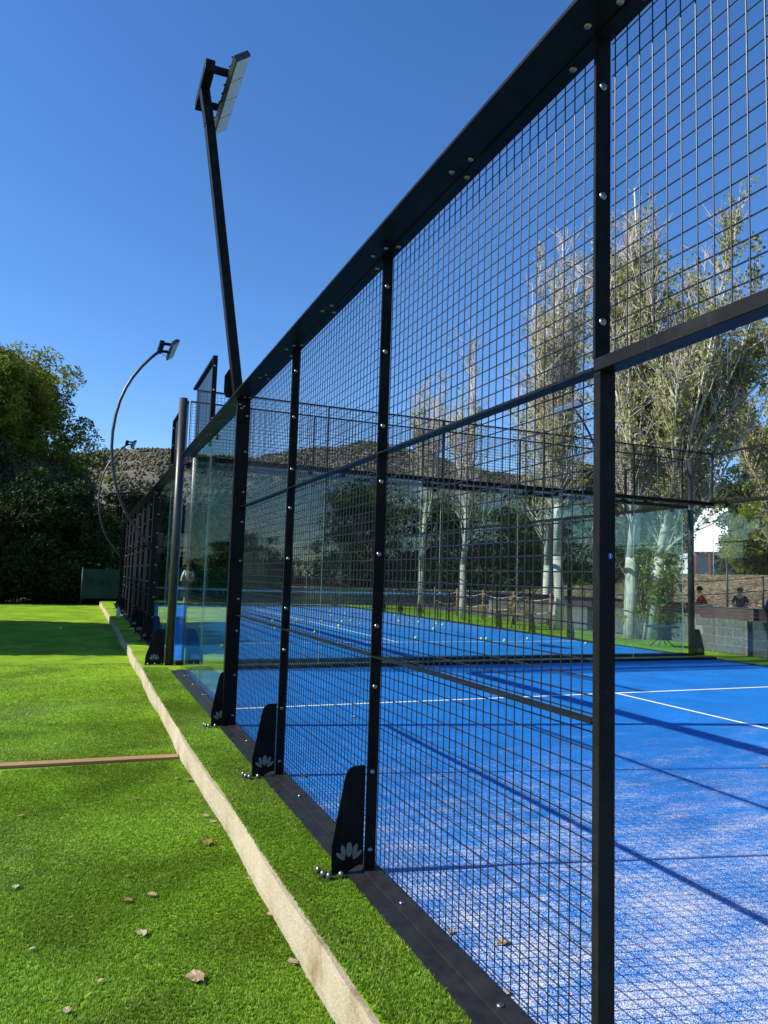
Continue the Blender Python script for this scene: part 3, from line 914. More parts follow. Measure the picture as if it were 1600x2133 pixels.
def pine(name, label, base, h, w, seed, lift=0.3, n_br=46, leaf=0.16, group=None, lean=(0, 0), mat='pine', per=7):
    """pine: trunk, spreading boughs, needle tufts clustered at the bough ends"""
    rng = np.random.default_rng(seed)
    root = thing(name, label, 'tree', base, group=group)
    base = np.asarray(base, float)
    top = base + np.array([lean[0], lean[1], h])
    mb = MB(base)
    pts = [base + (top - base) * t + (rng.normal(size=3) * 0.06 * h / 8 if 0 < t < 1 else 0) for t in (0, .25, .5, .75, 1)]
    mb.tube(pts, [0.028 * h, 0.023 * h, 0.017 * h, 0.01 * h, 0.02], 8)
    tk = mb.build('trunk', MAT['bark'], root)
    mb = MB(base); cent = []
    for i in range(n_br):
        t = lift + (1 - lift) * (i + rng.uniform(0, 1)) / n_br
        st = base + (top - base) * t
        u = (t - lift) / (1 - lift)
        L = w / 2 * (math.sin(math.pi * min(1, 0.16 + u * 0.86)) ** 0.7) * rng.uniform(0.65, 1.1)
        a = rng.uniform(0, 2 * math.pi)
        en = st + np.array([math.cos(a) * L, math.sin(a) * L, L * rng.uniform(0.05, 0.42)])
        mid = (st + en) / 2 + np.array([0, 0, -0.05 * L])
        mb.tube([st, mid, en], [0.012 * h * (1 - t) + 0.02, 0.02, 0.008], 5, cap=False)
        for k in range(per):
            q = rng.uniform(0.35, 1.05)
            c = st + (en - st) * q + rng.normal(size=3) * np.array([0.22, 0.22, 0.12]) * L * 0.7
            r = rng.uniform(0.25, 0.55) * h / 11
            nn = 130
            kk = rng.normal(size=(nn, 3)); kk /= np.linalg.norm(kk, axis=1)[:, None]
            kk *= (rng.uniform(0.1, 1, nn) ** 0.5)[:, None] * r; kk[:, 2] *= 0.62
            cent.append(c + kk)
    mb.build('limb', MAT['bark'], tk)
    add_leaves('crown', np.concatenate(cent), leaf, MAT[mat], root, base, rng, up_bias=0.6, elong=2.4)
    return root

def poplar(label, base, h, spread, seed, leaders=6, leaf=0.075, n_tw=26, dens=1.0, lean=(0, 0), trunk_r=0.16, fork=0.18, green=0.35, leafy=0.75, group='silver poplars beyond the far court'):
    """white-barked poplar: forked trunk, steep pale leaders, twiggy tips, thin silvery leaves"""
    rng = np.random.default_rng(seed)
    root = thing('poplar_tree', label, 'tree', base, group=group)
    base = np.asarray(base, float)
    tb_, lb, tw = MB(base), MB(base), MB(base)
    fk = base + np.array([lean[0] * fork, lean[1] * fork, h * fork])
    tb_.tube([base - np.array([0, 0, 0.05]), base * 0.6 + fk * 0.4 + rng.normal(size=3) * 0.02, fk + np.array([0, 0, 0.02])], [trunk_r * 1.25, trunk_r, trunk_r * 0.88], 12)
    lc = []; lg = []
    for i in range(leaders):
        a = 2 * math.pi * i / leaders + rng.uniform(-0.4, 0.4)
        out = spread * rng.uniform(0.35, 1.0)
        hh = h * rng.uniform(0.62, 1.0) if i else h
        end = base + np.array([lean[0] + math.cos(a) * out * (0.15 if i == 0 else 1), lean[1] + math.sin(a) * out * (0.15 if i == 0 else 1), hh])
        st = fk if i == 0 else np.array([np.interp(t0, np.linspace(0, 1, 8), main[:, c_]) for c_ in range(3)]) if (t0 := rng.uniform(0.0, 0.42)) >= 0 else fk
        pts = []
        for t in np.linspace(0, 1, 8):
            q = st + (end - st) * t
            bow = math.sin(math.pi * t) * 0.16 * out
            q = q + np.array([math.cos(a) * bow, math.sin(a) * bow, 0]) + rng.normal(size=3) * 0.05 * (1 if 0 < t < 1 else 0)
            pts.append(q)
        r0 = trunk_r * (0.86 if i == 0 else rng.uniform(0.15, 0.30) * (1.15 - t0))
        if i == 0: main = np.array(pts)
        lb.tube(pts, [r0 * (1 - 0.93 * t) ** 1.1 + 0.006 for t in np.linspace(0, 1, 8)], 7)
        pts = np.array(pts)
        for k in range(n_tw):
            t = rng.uniform(0.04, 1.0)
            f = t * 7; j = min(6, int(f)); q = pts[j] + (pts[j + 1] - pts[j]) * (f - j)
            L = rng.uniform(0.7, 2.0) * (1.15 - 0.6 * t) * h / 11
            ang = rng.uniform(0, 2 * math.pi); tilt = rng.uniform(0.08, 0.48) if rng.uniform() < 0.8 else rng.uniform(0.5, 1.1)
            d = np.array([math.cos(ang) * math.sin(tilt), math.sin(ang) * math.sin(tilt), math.cos(tilt)])
            e = q + d * L; e[2] = min(e[2], base[2] + h * 1.02)
            mid = (q + e) / 2 + np.array([d[0], d[1], -0.25]) * 0.10 * L
            tw.tube([q, mid, e], [0.018 * (1.25 - t), 0.012, 0.005], 3, cap=False)
            subs = [(q, mid, e)]
            for _ in range(3):
                sq = q + (e - q) * rng.uniform(0.3, 0.85)
                sd = d + rng.normal(size=3) * 0.38; sd[2] = abs(sd[2]) + 0.2; sd /= np.linalg.norm(sd)
                se = sq + sd * L * rng.uniform(0.3, 0.6)
                tw.tube([sq, se], [0.008, 0.004], 3, cap=False); subs.append((sq, (sq + se) / 2, se))
            # thinner foliage towards the bare tips
            dn = leafy * (1.0 if t < 0.4 else 1.0 - (t - 0.4) * 1.45)
            if rng.uniform() < dn:
                for (q0, m0, e0) in subs:
                    nn = int(rng.integers(3, 11) * dens)
                    tt = rng.uniform(0.1, 1.0, nn)[:, None]
                    cc = q0 + (e0 - q0) * tt + rng.normal(size=(nn, 3)) * 0.075
                    (lg if rng.uniform() < green else lc).append(cc)
    tk = tb_.build('trunk', MAT['white_bark'], root)
    lb.build('limb', MAT['white_bark'], tk); tw.build('twigs', MAT['twig'], tk)
    cr = add_leaves('crown', np.concatenate(lc), leaf, MAT['poplar'], root, base, rng, elong=1.15, tri=False)
    if lg: add_leaves('leaves', np.concatenate(lg), leaf * 1.05, MAT['poplar_green'], cr, base, rng, elong=1.15, tri=False)
    return root

# poplars on the right
PG = 'silver poplars beyond the far court'
poplar('tallest silver poplar with thick white trunk right of the door post', (11.98, 15.1, 0), 12.3, 1.15, 11, leaders=11, n_tw=60, trunk_r=0.18, dens=1.25, fork=0.17)
poplar('leaning silver poplar with crown reaching over the right edge', (12.25, 14.75, 0), 10.4, 3.0, 12, leaders=22, n_tw=60, lean=(1.1, -0.6), trunk_r=0.16, dens=1.5, fork=0.2, green=0.45, leafy=0.95)
poplar('leafy poplar reaching in from beyond the right edge', (22.4, 18.6, 0), 10.6, 3.4, 18, leaders=18, n_tw=60, trunk_r=0.17, dens=1.9, fork=0.16, green=0.5, leafy=0.95, leaf=0.09)
poplar('short leafy poplar behind the far court corner pole', (17.5, 19.7, 0), 7.6, 2.2, 19, leaders=14, n_tw=52, trunk_r=0.10, dens=1.7, fork=0.14, green=0.55, leafy=0.95)
poplar('silver poplar with bare upright twigs left of the door post', (11.8, 18.1, 0), 12.2, 1.15, 13, leaders=11, n_tw=56, dens=1.1, trunk_r=0.15, leafy=0.6)
poplar('slender pale poplar behind the rope fence', (10.95, 22.4, 0), 10.6, 1.0, 14, leaders=7, n_tw=30, dens=0.7, trunk_r=0.12, leafy=0.3)
poplar('sparse poplar between the rattan chairs and the bank', (13.2, 20.6, 0), 10.8, 1.2, 15, leaders=7, n_tw=46, dens=1.1, trunk_r=0.13, leafy=0.65)
poplar('smallest poplar at the far end of the poplar row', (11.3, 26.5, 0), 9.6, 1.1, 16, leaders=7, n_tw=40, dens=0.8, trunk_r=0.12, leafy=0.45)
# young shoots at the foot of the thick trunk
rng = np.random.default_rng(5)
sh = thing('sucker_shoots', 'leafy young shoots growing beside the thick white trunk', 'shrub', (12.3, 14.9, 0))
cl = clumps(rng, 60, lambda: ((12.35 + rng.normal() * 0.28, 14.85 + rng.normal() * 0.3, rng.uniform(0.5, 2.3)), 1.0), 45, 0.3)
add_leaves('leaves', cl, 0.07, MAT['poplar_green'], sh, (12.3, 14.9, 0), rng)
mb = MB((12.3, 14.9, 0))
for k in range(14):
    x, y = 12.3 + rng.normal() * 0.12, 14.9 + rng.normal() * 0.12
    mb.tube([(x, y, 0), (x + rng.normal() * 0.1, y + rng.normal() * 0.1, 1.0), (x + rng.normal() * 0.3, y + rng.normal() * 0.3, rng.uniform(1.6, 2.6))], [0.014, 0.01, 0.004], 4)
mb.build('stem', MAT['twig'], sh)

# left: pines and shrubs behind the lawn
bushy('pine_tree', 'big pine with sunlit yellow-green boughs at the left edge', (-8.0, 46, -0.3), 13.8, 14.8, 21, MAT['pine'], 0.10, 1600, 110, lift=4.0, lumps=24, tuft=0.062, elong=3.0)
pine('pine_tree', 'darker pine standing lower behind the big pine', (-4.6, 54, -0.3), 10.2, 9.0, 22, lift=0.2, n_br=60, leaf=0.11, per=9)
bushy('olive_tree', 'grey-green olive tree at the left edge below the big pine', (-7.2, 42.5, -0.3), 4.8, 9.8, 23, MAT['olive'], 0.10, 330, 100, lift=1.2)
bushy('olive_tree', 'grey olive tree above the dark hedge', (-3.6, 43.5, -0.3), 6.2, 8.2, 24, MAT['olive'], 0.10, 380, 100, lift=0.8)
bushy('evergreen_bush', 'large rounded dark evergreen bush behind the lawn', (-3.3, 38.5, -0.3), 5.6, 6.3, 25, MAT['shrub'], 0.10, 620, 110, cat='bush', lumps=9)
bushy('evergreen_bush', 'dark evergreen bush at the left edge of the lawn', (-6.9, 36.9, -0.3), 5.2, 5.6, 26, MAT['shrub'], 0.10, 460, 110, cat='bush')
bushy('evergreen_bush', 'lower dark bush close to the far fence end', (-0.6, 38.2, -0.3), 4.4, 5.0, 27, MAT['shrub'], 0.10, 420, 110, cat='bush')
bushy('evergreen_tree', 'dark tree rising behind the arched masts', (1.6, 50, -0.3), 7.0, 7.4, 28, MAT['shrub'], 0.12, 420, 110)
# trees behind the far court
BG = 'evergreens behind the far court'
for i, (x, y, w, h, lab, mt_) in enumerate((
        (5.0, 43, 6.5, 6.0, 'dark evergreen behind the green banner', 'shrub'),
        (7.6, 46, 6.0, 6.8, 'dark evergreen just right of the green banner', 'shrub'),
        (6.4, 37.6, 5.5, 6.0, 'dark rounded evergreen nearest behind the far court', 'shrub'),
        (11.4, 44, 7.0, 7.8, 'dark evergreen between the two middle fence posts', 'shrub'),
        (9.4, 40, 6.0, 7.4, 'tall dark evergreen left of the second fence post', 'shrub'),
        (13.6, 42, 6.5, 8.2, 'tallest dark evergreen behind the far court', 'shrub'),
        (17.6, 39, 6.0, 7.2, 'dark evergreen behind the slender poplar', 'shrub'),
        (22.0, 38, 7.0, 6.6, 'dark evergreen behind the rattan chairs', 'shrub'),
        (27.0, 35, 7.0, 6.2, 'dark evergreen behind the leaning poplar', 'shrub'),
        (38.6, 33.0, 6.0, 9.4, 'dark evergreen behind the bright pine at the right edge', 'shrub'),
        (34.0, 47.0, 8.0, 8.5, 'dark evergreen left of the white billboard', 'shrub'))):
    bushy('evergreen_tree', lab, (x, y, -0.3), w, h, 40 + i, MAT[mt_], 0.135, 400, 85, group=BG)
bushy('pine_tree', 'bright pine beyond the block wall at the right edge', (33.0, 28.6, 1.6), 4.6, 5.0, 60, MAT['pine'], 0.055, 700, 110, lift=0.4, lumps=14, tuft=0.07, elong=3.0)
bushy('pine_tree', 'shaded pine right of the white billboard', (46.2, 38.5, 2.2), 7.0, 8.4, 61, MAT['shrub'], 0.10, 420, 110, lift=0.8, lumps=12, tuft=0.08, elong=2.4)
pine('pine_tree', 'distant pine behind the white billboard', (42, 56, 2.2), 10.5, 9.0, 62, lift=0.2, n_br=44, leaf=0.17)
for i, (x, y, w, h, lab) in enumerate(((15, -20, 7, 8.5, 'evergreen south of the near court, first of its row'), (21, -21, 7.5, 9.5, 'evergreen south of the near court, second of its row'),
        (27.5, -20, 8, 9, 'evergreen south of the near court, third of its row'), (34, -19, 8, 9.5, 'evergreen south of the near court, fourth of its row'), (41, -18, 9, 10, 'evergreen south of the near court, fifth of its row'), (8.5, -23, 7, 4.6, 'low evergreen south of the near court'))):
    bushy('evergreen_tree', lab, (x, y, -0.3), w, h, 90 + i, MAT['shrub'], 0.22, 200, 60, group='evergreens south of the near court')
# tall clipped hedge left of the lawn, outside the picture, that shades the strip and the far court
rng = np.random.default_rng(70)
hg = thing('clipped_hedge', 'tall clipped hedge along the left side of the lawn', 'hedge', (-7.6, 20, -0.3))
def hb():
    p = np.array([rng.uniform(-8.6, -6.7), rng.uniform(16.3, 24.6), rng.uniform(-0.2, 6.1)])
    return p, 1.0
cl = clumps(rng, 900, hb, 60, 0.42)
cl[:, 1] = np.clip(cl[:, 1], 15.75, 25.2)
add_leaves('foliage', cl, 0.17, MAT['shrub'], hg, (-7.6, 20, -0.3), rng)
mb = MB((-7.6, 20, -0.3))
for y in np.arange(16.5, 25, 1.1): mb.tube([(-7.6, float(y), -0.3), (-7.55, float(y) + 0.1, 3.0), (-7.6, float(y), 5.6)], [0.09, 0.07, 0.02], 6)
mb.build('stem', MAT['bark'], hg)

# ------------------------------------------------------------------ hill with scattered pines
def hill_z(x, y):
    prof = [(-500, 40), (-220, 66), (-60, 84), (0, 90), (50, 100), (85, 97), (125, 101), (165, 109), (200, 116), (228, 122), (280, 120), (325, 111), (400, 104), (480, 106), (660, 118), (900, 130)]
    xs = [a for a, _ in prof]; zs = [c for _, c in prof]
    sc = y / 600.0
    ridge = np.interp(x / sc, xs, zs)
    t = np.clip((y - 190) / (600 - 190), 0, 1); t = t ** 1.25
    back = np.clip((y - 600) / 250, 0, 1)
    z = ridge * t * (1 - 0.5 * back)
    z += (4.0 * np.sin(x * 0.031 + y * 0.012) + 2.5 * np.sin(x * 0.083 - y * 0.041) + 1.4 * np.sin(x * 0.17 + y * 0.11)) * np.clip(t * 1.5, 0, 1) * np.clip(1.3 - t, 0.25, 1)
    return z - 0.6
hx = np.linspace(-520, 960, 150); hy = np.linspace(180, 860, 90)
XX, YY = np.meshgrid(hx, hy, indexing='ij')
ZZ = hill_z(XX, YY)
co = np.stack([XX, YY, ZZ], -1).reshape(-1, 3)
ii = np.arange(150 * 90).reshape(150, 90)
idx = np.stack([ii[:-1, :-1], ii[1:, :-1], ii[1:, 1:], ii[:-1, 1:]], -1).reshape(-1)
me = raw_mesh('hill', co, 4, idx, MAT['hill'])
me.polygons.foreach_set('use_smooth', np.ones(len(me.polygons), dtype=bool))
tag(add('hill', me), 'scrub-covered hill ridge on the horizon', kind='structure')
rng = np.random.default_rng(9)
iv = np.array([(1, 0, 0), (-1, 0, 0), (0, 1, 0), (0, -1, 0), (0, 0, 1), (0, 0, -1)], float); it = np.array([(0, 2, 4), (2, 1, 4), (1, 3, 4), (3, 0, 4), (2, 0, 5), (1, 2, 5), (3, 1, 5), (0, 3, 5)])
NT = 48000
tx = rng.uniform(-120, 900, NT); ty = rng.uniform(200, 640, NT)
tz = hill_z(tx, ty)
rs = rng.uniform(0.6, 1.0, NT) * rng.uniform(0.6, 1.8, NT) * (0.6 + 0.5 * ty / 600)
V = iv[None] * (rs[:, None, None] * np.array([1, 1, 0.95])[None, None]) * rng.uniform(0.6, 1.4, (NT, len(iv), 1)) + np.stack([tx, ty, tz + rs * 0.6], -1)[:, None]
idx = (it[None] + (np.arange(NT) * len(iv))[:, None, None]).reshape(-1)
wm = raw_mesh('hill_woodland', V.reshape(-1, 3), 3, idx, MAT['hill_tree']); wm.polygons.foreach_set('use_smooth', np.ones(len(wm.polygons), dtype=bool))
tag(add('hill_woodland', wm), 'far-off pines and scrub covering the hill', 'woodland', kind='stuff')
# ------------------------------------------------------------------ beyond the courts on the right
# concrete block wall in courses, with dark maroon boards on top
bw = thing('block_wall', 'grey concrete block wall right of the courts', 'wall', (11.6, 9, 0))
org = (11.6, 9, 0)
WP = [(11.42, 3.0), (11.46, 12.4), (12.75, 13.3), (13.05, 24.0)]
blk = MB().box(-0.195, 0.195, -0.07, 0.07, 0.004, 0.176).mesh('block', MAT['block'])
bm = bmesh.new(); bm.from_mesh(blk); bmesh.ops.bevel(bm, geom=list(bm.edges), offset=0.006, segments=1, affect='EDGES'); bm.to_mesh(blk); bm.free()
rnd = random.Random(4)
for (xa, ya), (xb, yb) in zip(WP, WP[1:]):
    d = Vector((xb - xa, yb - ya, 0)); L = d.length; d.normalize(); ang = math.atan2(d.y, d.x)
    mb = MB(org); mb.bar((xa, ya, 0.345), (xb, yb, 0.345), 0.125, 0.68); mb.build('mortar_core', MAT['stone'], bw)
    for c in range(4):
        off = 0.0 if c % 2 == 0 else 0.2
        k = 0; t = off + 0.2
        while t < L - 0.18:
            p = Vector((xa, ya, 0)) + d * t
            if p.y > 7.0:
                add('block', blk, bw, Vector((p.x + rnd.uniform(-0.003, 0.003), p.y, c * 0.18)) - Vector(org), (0, 0, ang))
            t += 0.4
bf = thing('board_fence', 'dark maroon board fence on top of the block wall', 'fence', (11.7, 9, 0.72))
org = (11.7, 9, 0.72)
for (xa, ya), (xb, yb) in zip(WP, WP[1:]):
    for z in (0.79, 0.873, 0.956):
        MB(org).bar((xa + 0.09, ya, z - 0.03), (xb + 0.09, yb, z - 0.03), 0.03, 0.078).build('board', MAT['maroon'], bf, bevel=0.003)
    MB(org).bar((xa + 0.09, ya, 0.971), (xb + 0.09, yb, 0.971), 0.07, 0.012).build('capping', MAT['block'], bf)

# steel fence posts standing in the yard behind
yf = thing('post_fence', 'row of thin dark steel posts with two rails in the yard behind the wall', 'fence', (22, 21.5, 0))
org = (22, 21.5, 0)
PP = [(19.0, 24.6), (20.4, 23.6), (21.8, 22.7), (23.0, 22.0), (24.3, 21.4), (25.8, 20.7), (27.3, 20.0)]
for i, (x, y) in enumerate(PP):
    z0 = land(x, y); MB(org).tube([(x, y, z0 - 0.1), (x, y, z0 + (2.5 if i % 2 else 1.6))], 0.042, 8).build('post', MAT['iron'], yf)
for (xa, ya), (xb, yb) in zip(PP, PP[1:]):
    za, zb = land(xa, ya) + 1.55, land(xb, yb) + 1.55
    for dz in (0.0, -0.55): MB(org).tube([(xa, ya, za + dz), (xb, yb, zb + dz)], 0.018, 6).build('rail', MAT['iron'], yf)

# billboard on red posts
bb = thing('billboard', 'large blank white billboard on red steel posts among the trees', 'billboard', (41.2, 40, 2.0), R(-64))
for k in range(3):
    MB().box(-1.35 + k * 0.90, -1.35 + k * 0.90 + 0.885, 0.0, 0.06, 2.0, 5.2).build('panel', MAT['board'], bb, bevel=0.004)
for x in (-1.0, 0.0, 1.0):
    MB().box(x - 0.075, x + 0.075, 0.065, 0.22, -0.4, 5.0).build('post', MAT['rust'], bb, bevel=0.01)
# pale sheet-metal shed
sd = thing('shed', 'pale blue-grey sheet metal shed half in shade behind the bank', 'shed', (50, 48, 2.0))
org = (50, 48, 2.0)
for k in range(10):
    x0 = 45.4 + k * 0.95
    MB(org).box(x0, x0 + 0.93, 46.0, 46.05, 1.9, 4.1).build('wall_sheet', MAT['shed'], sd)
    MB(org).box(x0, x0 + 0.93, 45.85, 52.0, 4.11, 4.16).build('roof_sheet', MAT['shed'], sd)
MB(org).box(45.4, 54.9, 46.06, 51.8, 1.9, 4.1).build('wall_body', MAT['shed'], sd)
# added plank hut standing in for an orange timber reflection in the glass
hu = thing('reflection_hut', 'small orange-brown plank hut added for a timber reflection behind the far court corner', 'hut', (17.6, 20.6, 0))
org = (17.6, 20.6, 0)
for k in range(9):
    x0 = 17.0 + k * 0.135
    MB(org).box(x0, x0 + 0.130, 20.0, 20.03, 0.0, 1.55).build('plank', MAT['hutwood'], hu)
MB(org).box(17.0, 18.21, 20.032, 21.2, 0.0, 1.53).build('hut_body', MAT['hutwood'], hu)
MB(org).prism([(19.85, 1.58), (21.35, 1.58), (20.6, 2.0)], 'x', 16.9, 18.3).build('roof', MAT['maroon'], hu)
# round clipped bush by the shed
bushy('round_bush', 'low grey-green bush in front of the pale shed', (42.5, 38.5, 1.9), 2.6, 1.3, 81, MAT['olive'], 0.10, 60, 60, trunk=False, cat='bush')
bushy('round_bush', 'low dark bush right of the pale shed', (47.5, 38.0, 2.2), 2.8, 1.2, 82, MAT['shrub'], 0.10, 60, 60, trunk=False, cat='bush')

# people behind the wall: seated, seen above the boards
def person(label, loc, rz, top_mat, leg_mat, pose='sit', hair='hair', cap=None, bag=False, lean=0.12):
    root = thing('person', label, 'person', loc, rz)
    # skeleton in local space, facing +y
    if pose == 'sit':
        hip = Vector((0, 0, 0.50)); sh = Vector((0, 0.04 + lean, 0.98)); nk = Vector((0, 0.05 + lean * 1.1, 1.05))
        knee = [(-0.10, 0.44, 0.50), (0.10, 0.44, 0.50)]; ank = [(-0.11, 0.42, 0.09), (0.11, 0.42, 0.09)]
        elb = [(-0.24, 0.10 + lean, 0.74), (0.24, 0.10 + lean, 0.74)]; wri = [(-0.12, 0.36, 0.62), (0.12, 0.36, 0.62)]
    else:
        hip = Vector((0, 0, 0.92)); sh = Vector((0, lean, 1.40)); nk = Vector((0, lean * 1.1, 1.47))
        knee = [(-0.10, 0.05, 0.50), (0.11, 0.02, 0.50)]; ank = [(-0.11, 0.0, 0.09), (0.12, -0.02, 0.09)]
        elb = [(-0.27, 0.02 + lean, 1.15), (0.27, 0.05 + lean, 1.15)]; wri = [(-0.26, 0.20 + lean, 0.98), (0.22, 0.22 + lean, 1.0)]
    V_, E_, Rr = [], [], []
    def v(p, r): V_.append(Vector(p)); Rr.append(r); return len(V_) - 1
    def e(a, c): E_.append((a, c))
    h0 = v(hip, 0.15); w0 = v(hip.lerp(sh, 0.45), 0.125); c0 = v(hip.lerp(sh, 0.8), 0.15); n0 = v(nk, 0.06); hd0 = v(nk + Vector((0, 0.015, 0.055)), 0.072); hd1 = v(nk + Vector((0, 0.02, 0.155)), 0.085)
    e(h0, w0); e(w0, c0); e(c0, n0); e(n0, hd0); e(hd0, hd1)
    for i, s in ((0, -1), (1, 1)):
        th = v(hip + Vector((s * 0.10, 0.03, -0.03)), 0.095); kn = v(knee[i], 0.062); an = v(ank[i], 0.042); to = v(Vector(ank[i]) + Vector((0, 0.16, -0.055)), 0.035)
        e(h0, th); e(th, kn); e(kn, an); e(an, to)
        so = v(sh + Vector((s * 0.18, 0, -0.03)), 0.062); el = v(elb[i], 0.045); wr = v(wri[i], 0.032); ha = v(Vector(wri[i]) + Vector((-s * 0.01, 0.08, -0.02)), 0.036)
        e(c0, so); e(so, el); e(el, wr); e(wr, ha)
    def skin(name, keep, grow, mat, par, radii=None):
        mp = {o_: i for i, o_ in enumerate(keep)}
        me = bpy.data.meshes.new(name)
        me.from_pydata([tuple(V_[k]) for k in keep], [(mp[a], mp[c]) for a, c in E_ if a in mp and c in mp], [])
        o = add(name, me, par)
        md = o.modifiers.new('skin', 'SKIN'); sub = o.modifiers.new('sub', 'SUBSURF'); sub.levels = 1; sub.render_levels = 1
        lay = me.skin_vertices[0].data if me.skin_vertices else None
        if lay is None:
            bpy.context.view_layer.objects.active = o
            me.attributes.new('x', 'FLOAT', 'POINT'); lay = me.skin_vertices[0].data
        for i, k in enumerate(keep):
            lay[i].radius = (Rr[k] * grow, Rr[k] * grow); lay[i].use_root = (i == 0)
        me.materials.append(MAT[mat]); o.modifiers['skin'].use_smooth_shade = True
        return o
    body = skin('body', list(range(len(V_))), 1.0, 'skin', root)
    arms = [10, 11, 18, 19]
    skin('shirt', [h0, w0, c0, 10, 11, 18, 19], 1.25, top_mat, body)
    skin('trousers', [h0, 6, 7, 8, 14, 15, 16], 1.10, leg_mat, body)
    hc = V_[hd1]
    mb = MB(); mb.lathe([(0.02, 0.105), (0.075, 0.09), (0.102, 0.045), (0.108, -0.01), (0.098, -0.055)], hc + Vector((0, -0.018, 0.012)), n=12)
    mb.build('cap' if cap else 'hair', MAT[cap or hair], body)
    if cap: MB().box(hc.x - 0.07, hc.x + 0.07, hc.y + 0.085, hc.y + 0.18, hc.z + 0.018, hc.z + 0.03).build('cap_peak', MAT[cap], body)
    mb = MB()
    fz = hc.z - 0.02
    for sx in (-0.034, 0.034): mb.lathe([(0.004, 0.0), (0.011, 0.004), (0.011, 0.008), (0.004, 0.011)], (hc.x + sx, hc.y + 0.078, fz), n=8, axis='y')
    mb.build('eyes', MAT['hair'], body)
    MB().prism([(hc.y + 0.075, fz - 0.045), (hc.y + 0.115, fz - 0.04), (hc.y + 0.08, fz + 0.005)], 'x', hc.x - 0.013, hc.x + 0.013).build('nose', MAT['skin'], body)
    if bag:
        mb = MB()
        for sx in (-1, 1): mb.tube([(sx * 0.10, -0.15 + lean, 1.10), (sx * 0.13, -0.06 + lean, 1.44), (sx * 0.12, 0.14 + lean, 1.38), (sx * 0.12, 0.17 + lean, 1.08)], 0.024, 6)
        mb.build('strap', MAT['dark_cloth'], body)
    return root

def stool(x, y, lab):
    r = thing('stool', lab, 'stool', (x, y, 0.14), group='stools behind the board fence')
    MB((x, y, 0)).lathe([(0.18, 0.36), (0.185, 0.38), (0.17, 0.395)], (x, y, 0), n=14).build('seat', MAT['timber'], r)
    for a in range(4):
        c, s = math.cos(a * 1.5708 + 0.78), math.sin(a * 1.5708 + 0.78)
        MB((x, y, 0)).tube([(x + c * 0.12, y + s * 0.12, 0.36), (x + c * 0.17, y + s * 0.17, -0.03)], 0.015, 6).build('leg', MAT['timber'], r)
mb = MB()
for k in range(24): mb.box(18.6 + k * 0.17, 18.6 + k * 0.17 + 0.16, 17.9, 21.0, -0.05, 0.11)
tag(mb.build('deck', MAT['timber']), 'low timber deck behind the board fence', kind='structure')
for (x, y, rz, a, c, hair, cap, lab, sl) in (
        (19.7, 20.0, 0.9, 'orange_cloth', 'dark_cloth', 'hair', None, 'person in an orange top sitting behind the board fence', 'stool under the person in orange'),
        (20.55, 19.2, 2.2, 'dark_cloth', 'dark_cloth', 'hair', None, 'dark-haired person in dark clothes sitting behind the board fence', 'stool under the person in dark clothes'),
        (21.4, 18.8, -2.2, 'blue_cloth', 'dark_cloth', 'hair', 'white_cloth', 'person in blue with a white cap behind the board fence', 'stool under the person with the white cap')):
    person(lab, (x, y, 0.11), rz, a, c, hair=hair, cap=cap)
    stool(x, y, sl)
person('person in a white shirt with dark straps standing beyond the far court', (3.0, 32.6, 0.0), 2.6, 'white_cloth', 'dark_cloth', pose='stand', bag=True, lean=0.16)

# rattan chairs beside the far court
def chair(label, x, y, rz):
    r = thing('rattan_chair', label, 'chair', (x, y, 0.0), rz, group='rattan armchairs beside the far court')
    for sx in (-0.25, 0.25):
        for sy in (-0.22, 0.22):
            MB().tube([(sx, sy, 0), (sx * 0.96, sy * 0.96, 0.42)], 0.02, 8).build('leg', MAT['rattan'], r)
    MB().box(-0.27, 0.27, -0.24, 0.26, 0.40, 0.445).build('seat', MAT['rattan'], r, bevel=0.015)
    mb = MB()
    arc = [(0.30 * math.cos(t), -0.20 - 0.10 * math.sin(t) * 0.6, 0.46 + 0.46 * math.sin(t) ** 0.7) for t in np.linspace(0.02, math.pi - 0.02, 13)]
    mb.tube(arc, 0.022, 8); bk = mb.build('backrest', MAT['rattan'], r)
    for k in range(9):
        t = (k + 1) / 10; x0 = -0.27 + 0.54 * t; zt = 0.46 + 0.44 * math.sin(math.acos(max(-1, min(1, x0 / 0.30)))) ** 0.7
        MB().tube([(x0, -0.20, 0.44), (x0, -0.24, zt)], 0.009, 5).build('cane', MAT['rattan'], bk)
    for sx in (-1, 1):
        MB().tube([(sx * 0.29, -0.2, 0.62), (sx * 0.31, 0.05, 0.66), (sx * 0.29, 0.23, 0.62), (sx * 0.26, 0.23, 0.43)], 0.02, 8).build('armrest', MAT['rattan'], r)
    MB().tube([(0.25 * math.cos(t), 0.225, 0.12 + 0.26 * math.sin(t)) for t in np.linspace(0, math.pi, 9)], 0.012, 6).build('apron', MAT['rattan'], r)
chair('nearer rattan armchair at the far court side fence', 10.75, 18.35, 0.5)
chair('rattan armchair behind the nearer one', 11.35, 19.15, -0.6)
chair('rattan armchair farthest left by the rope fence', 11.3, 20.3, 1.2)
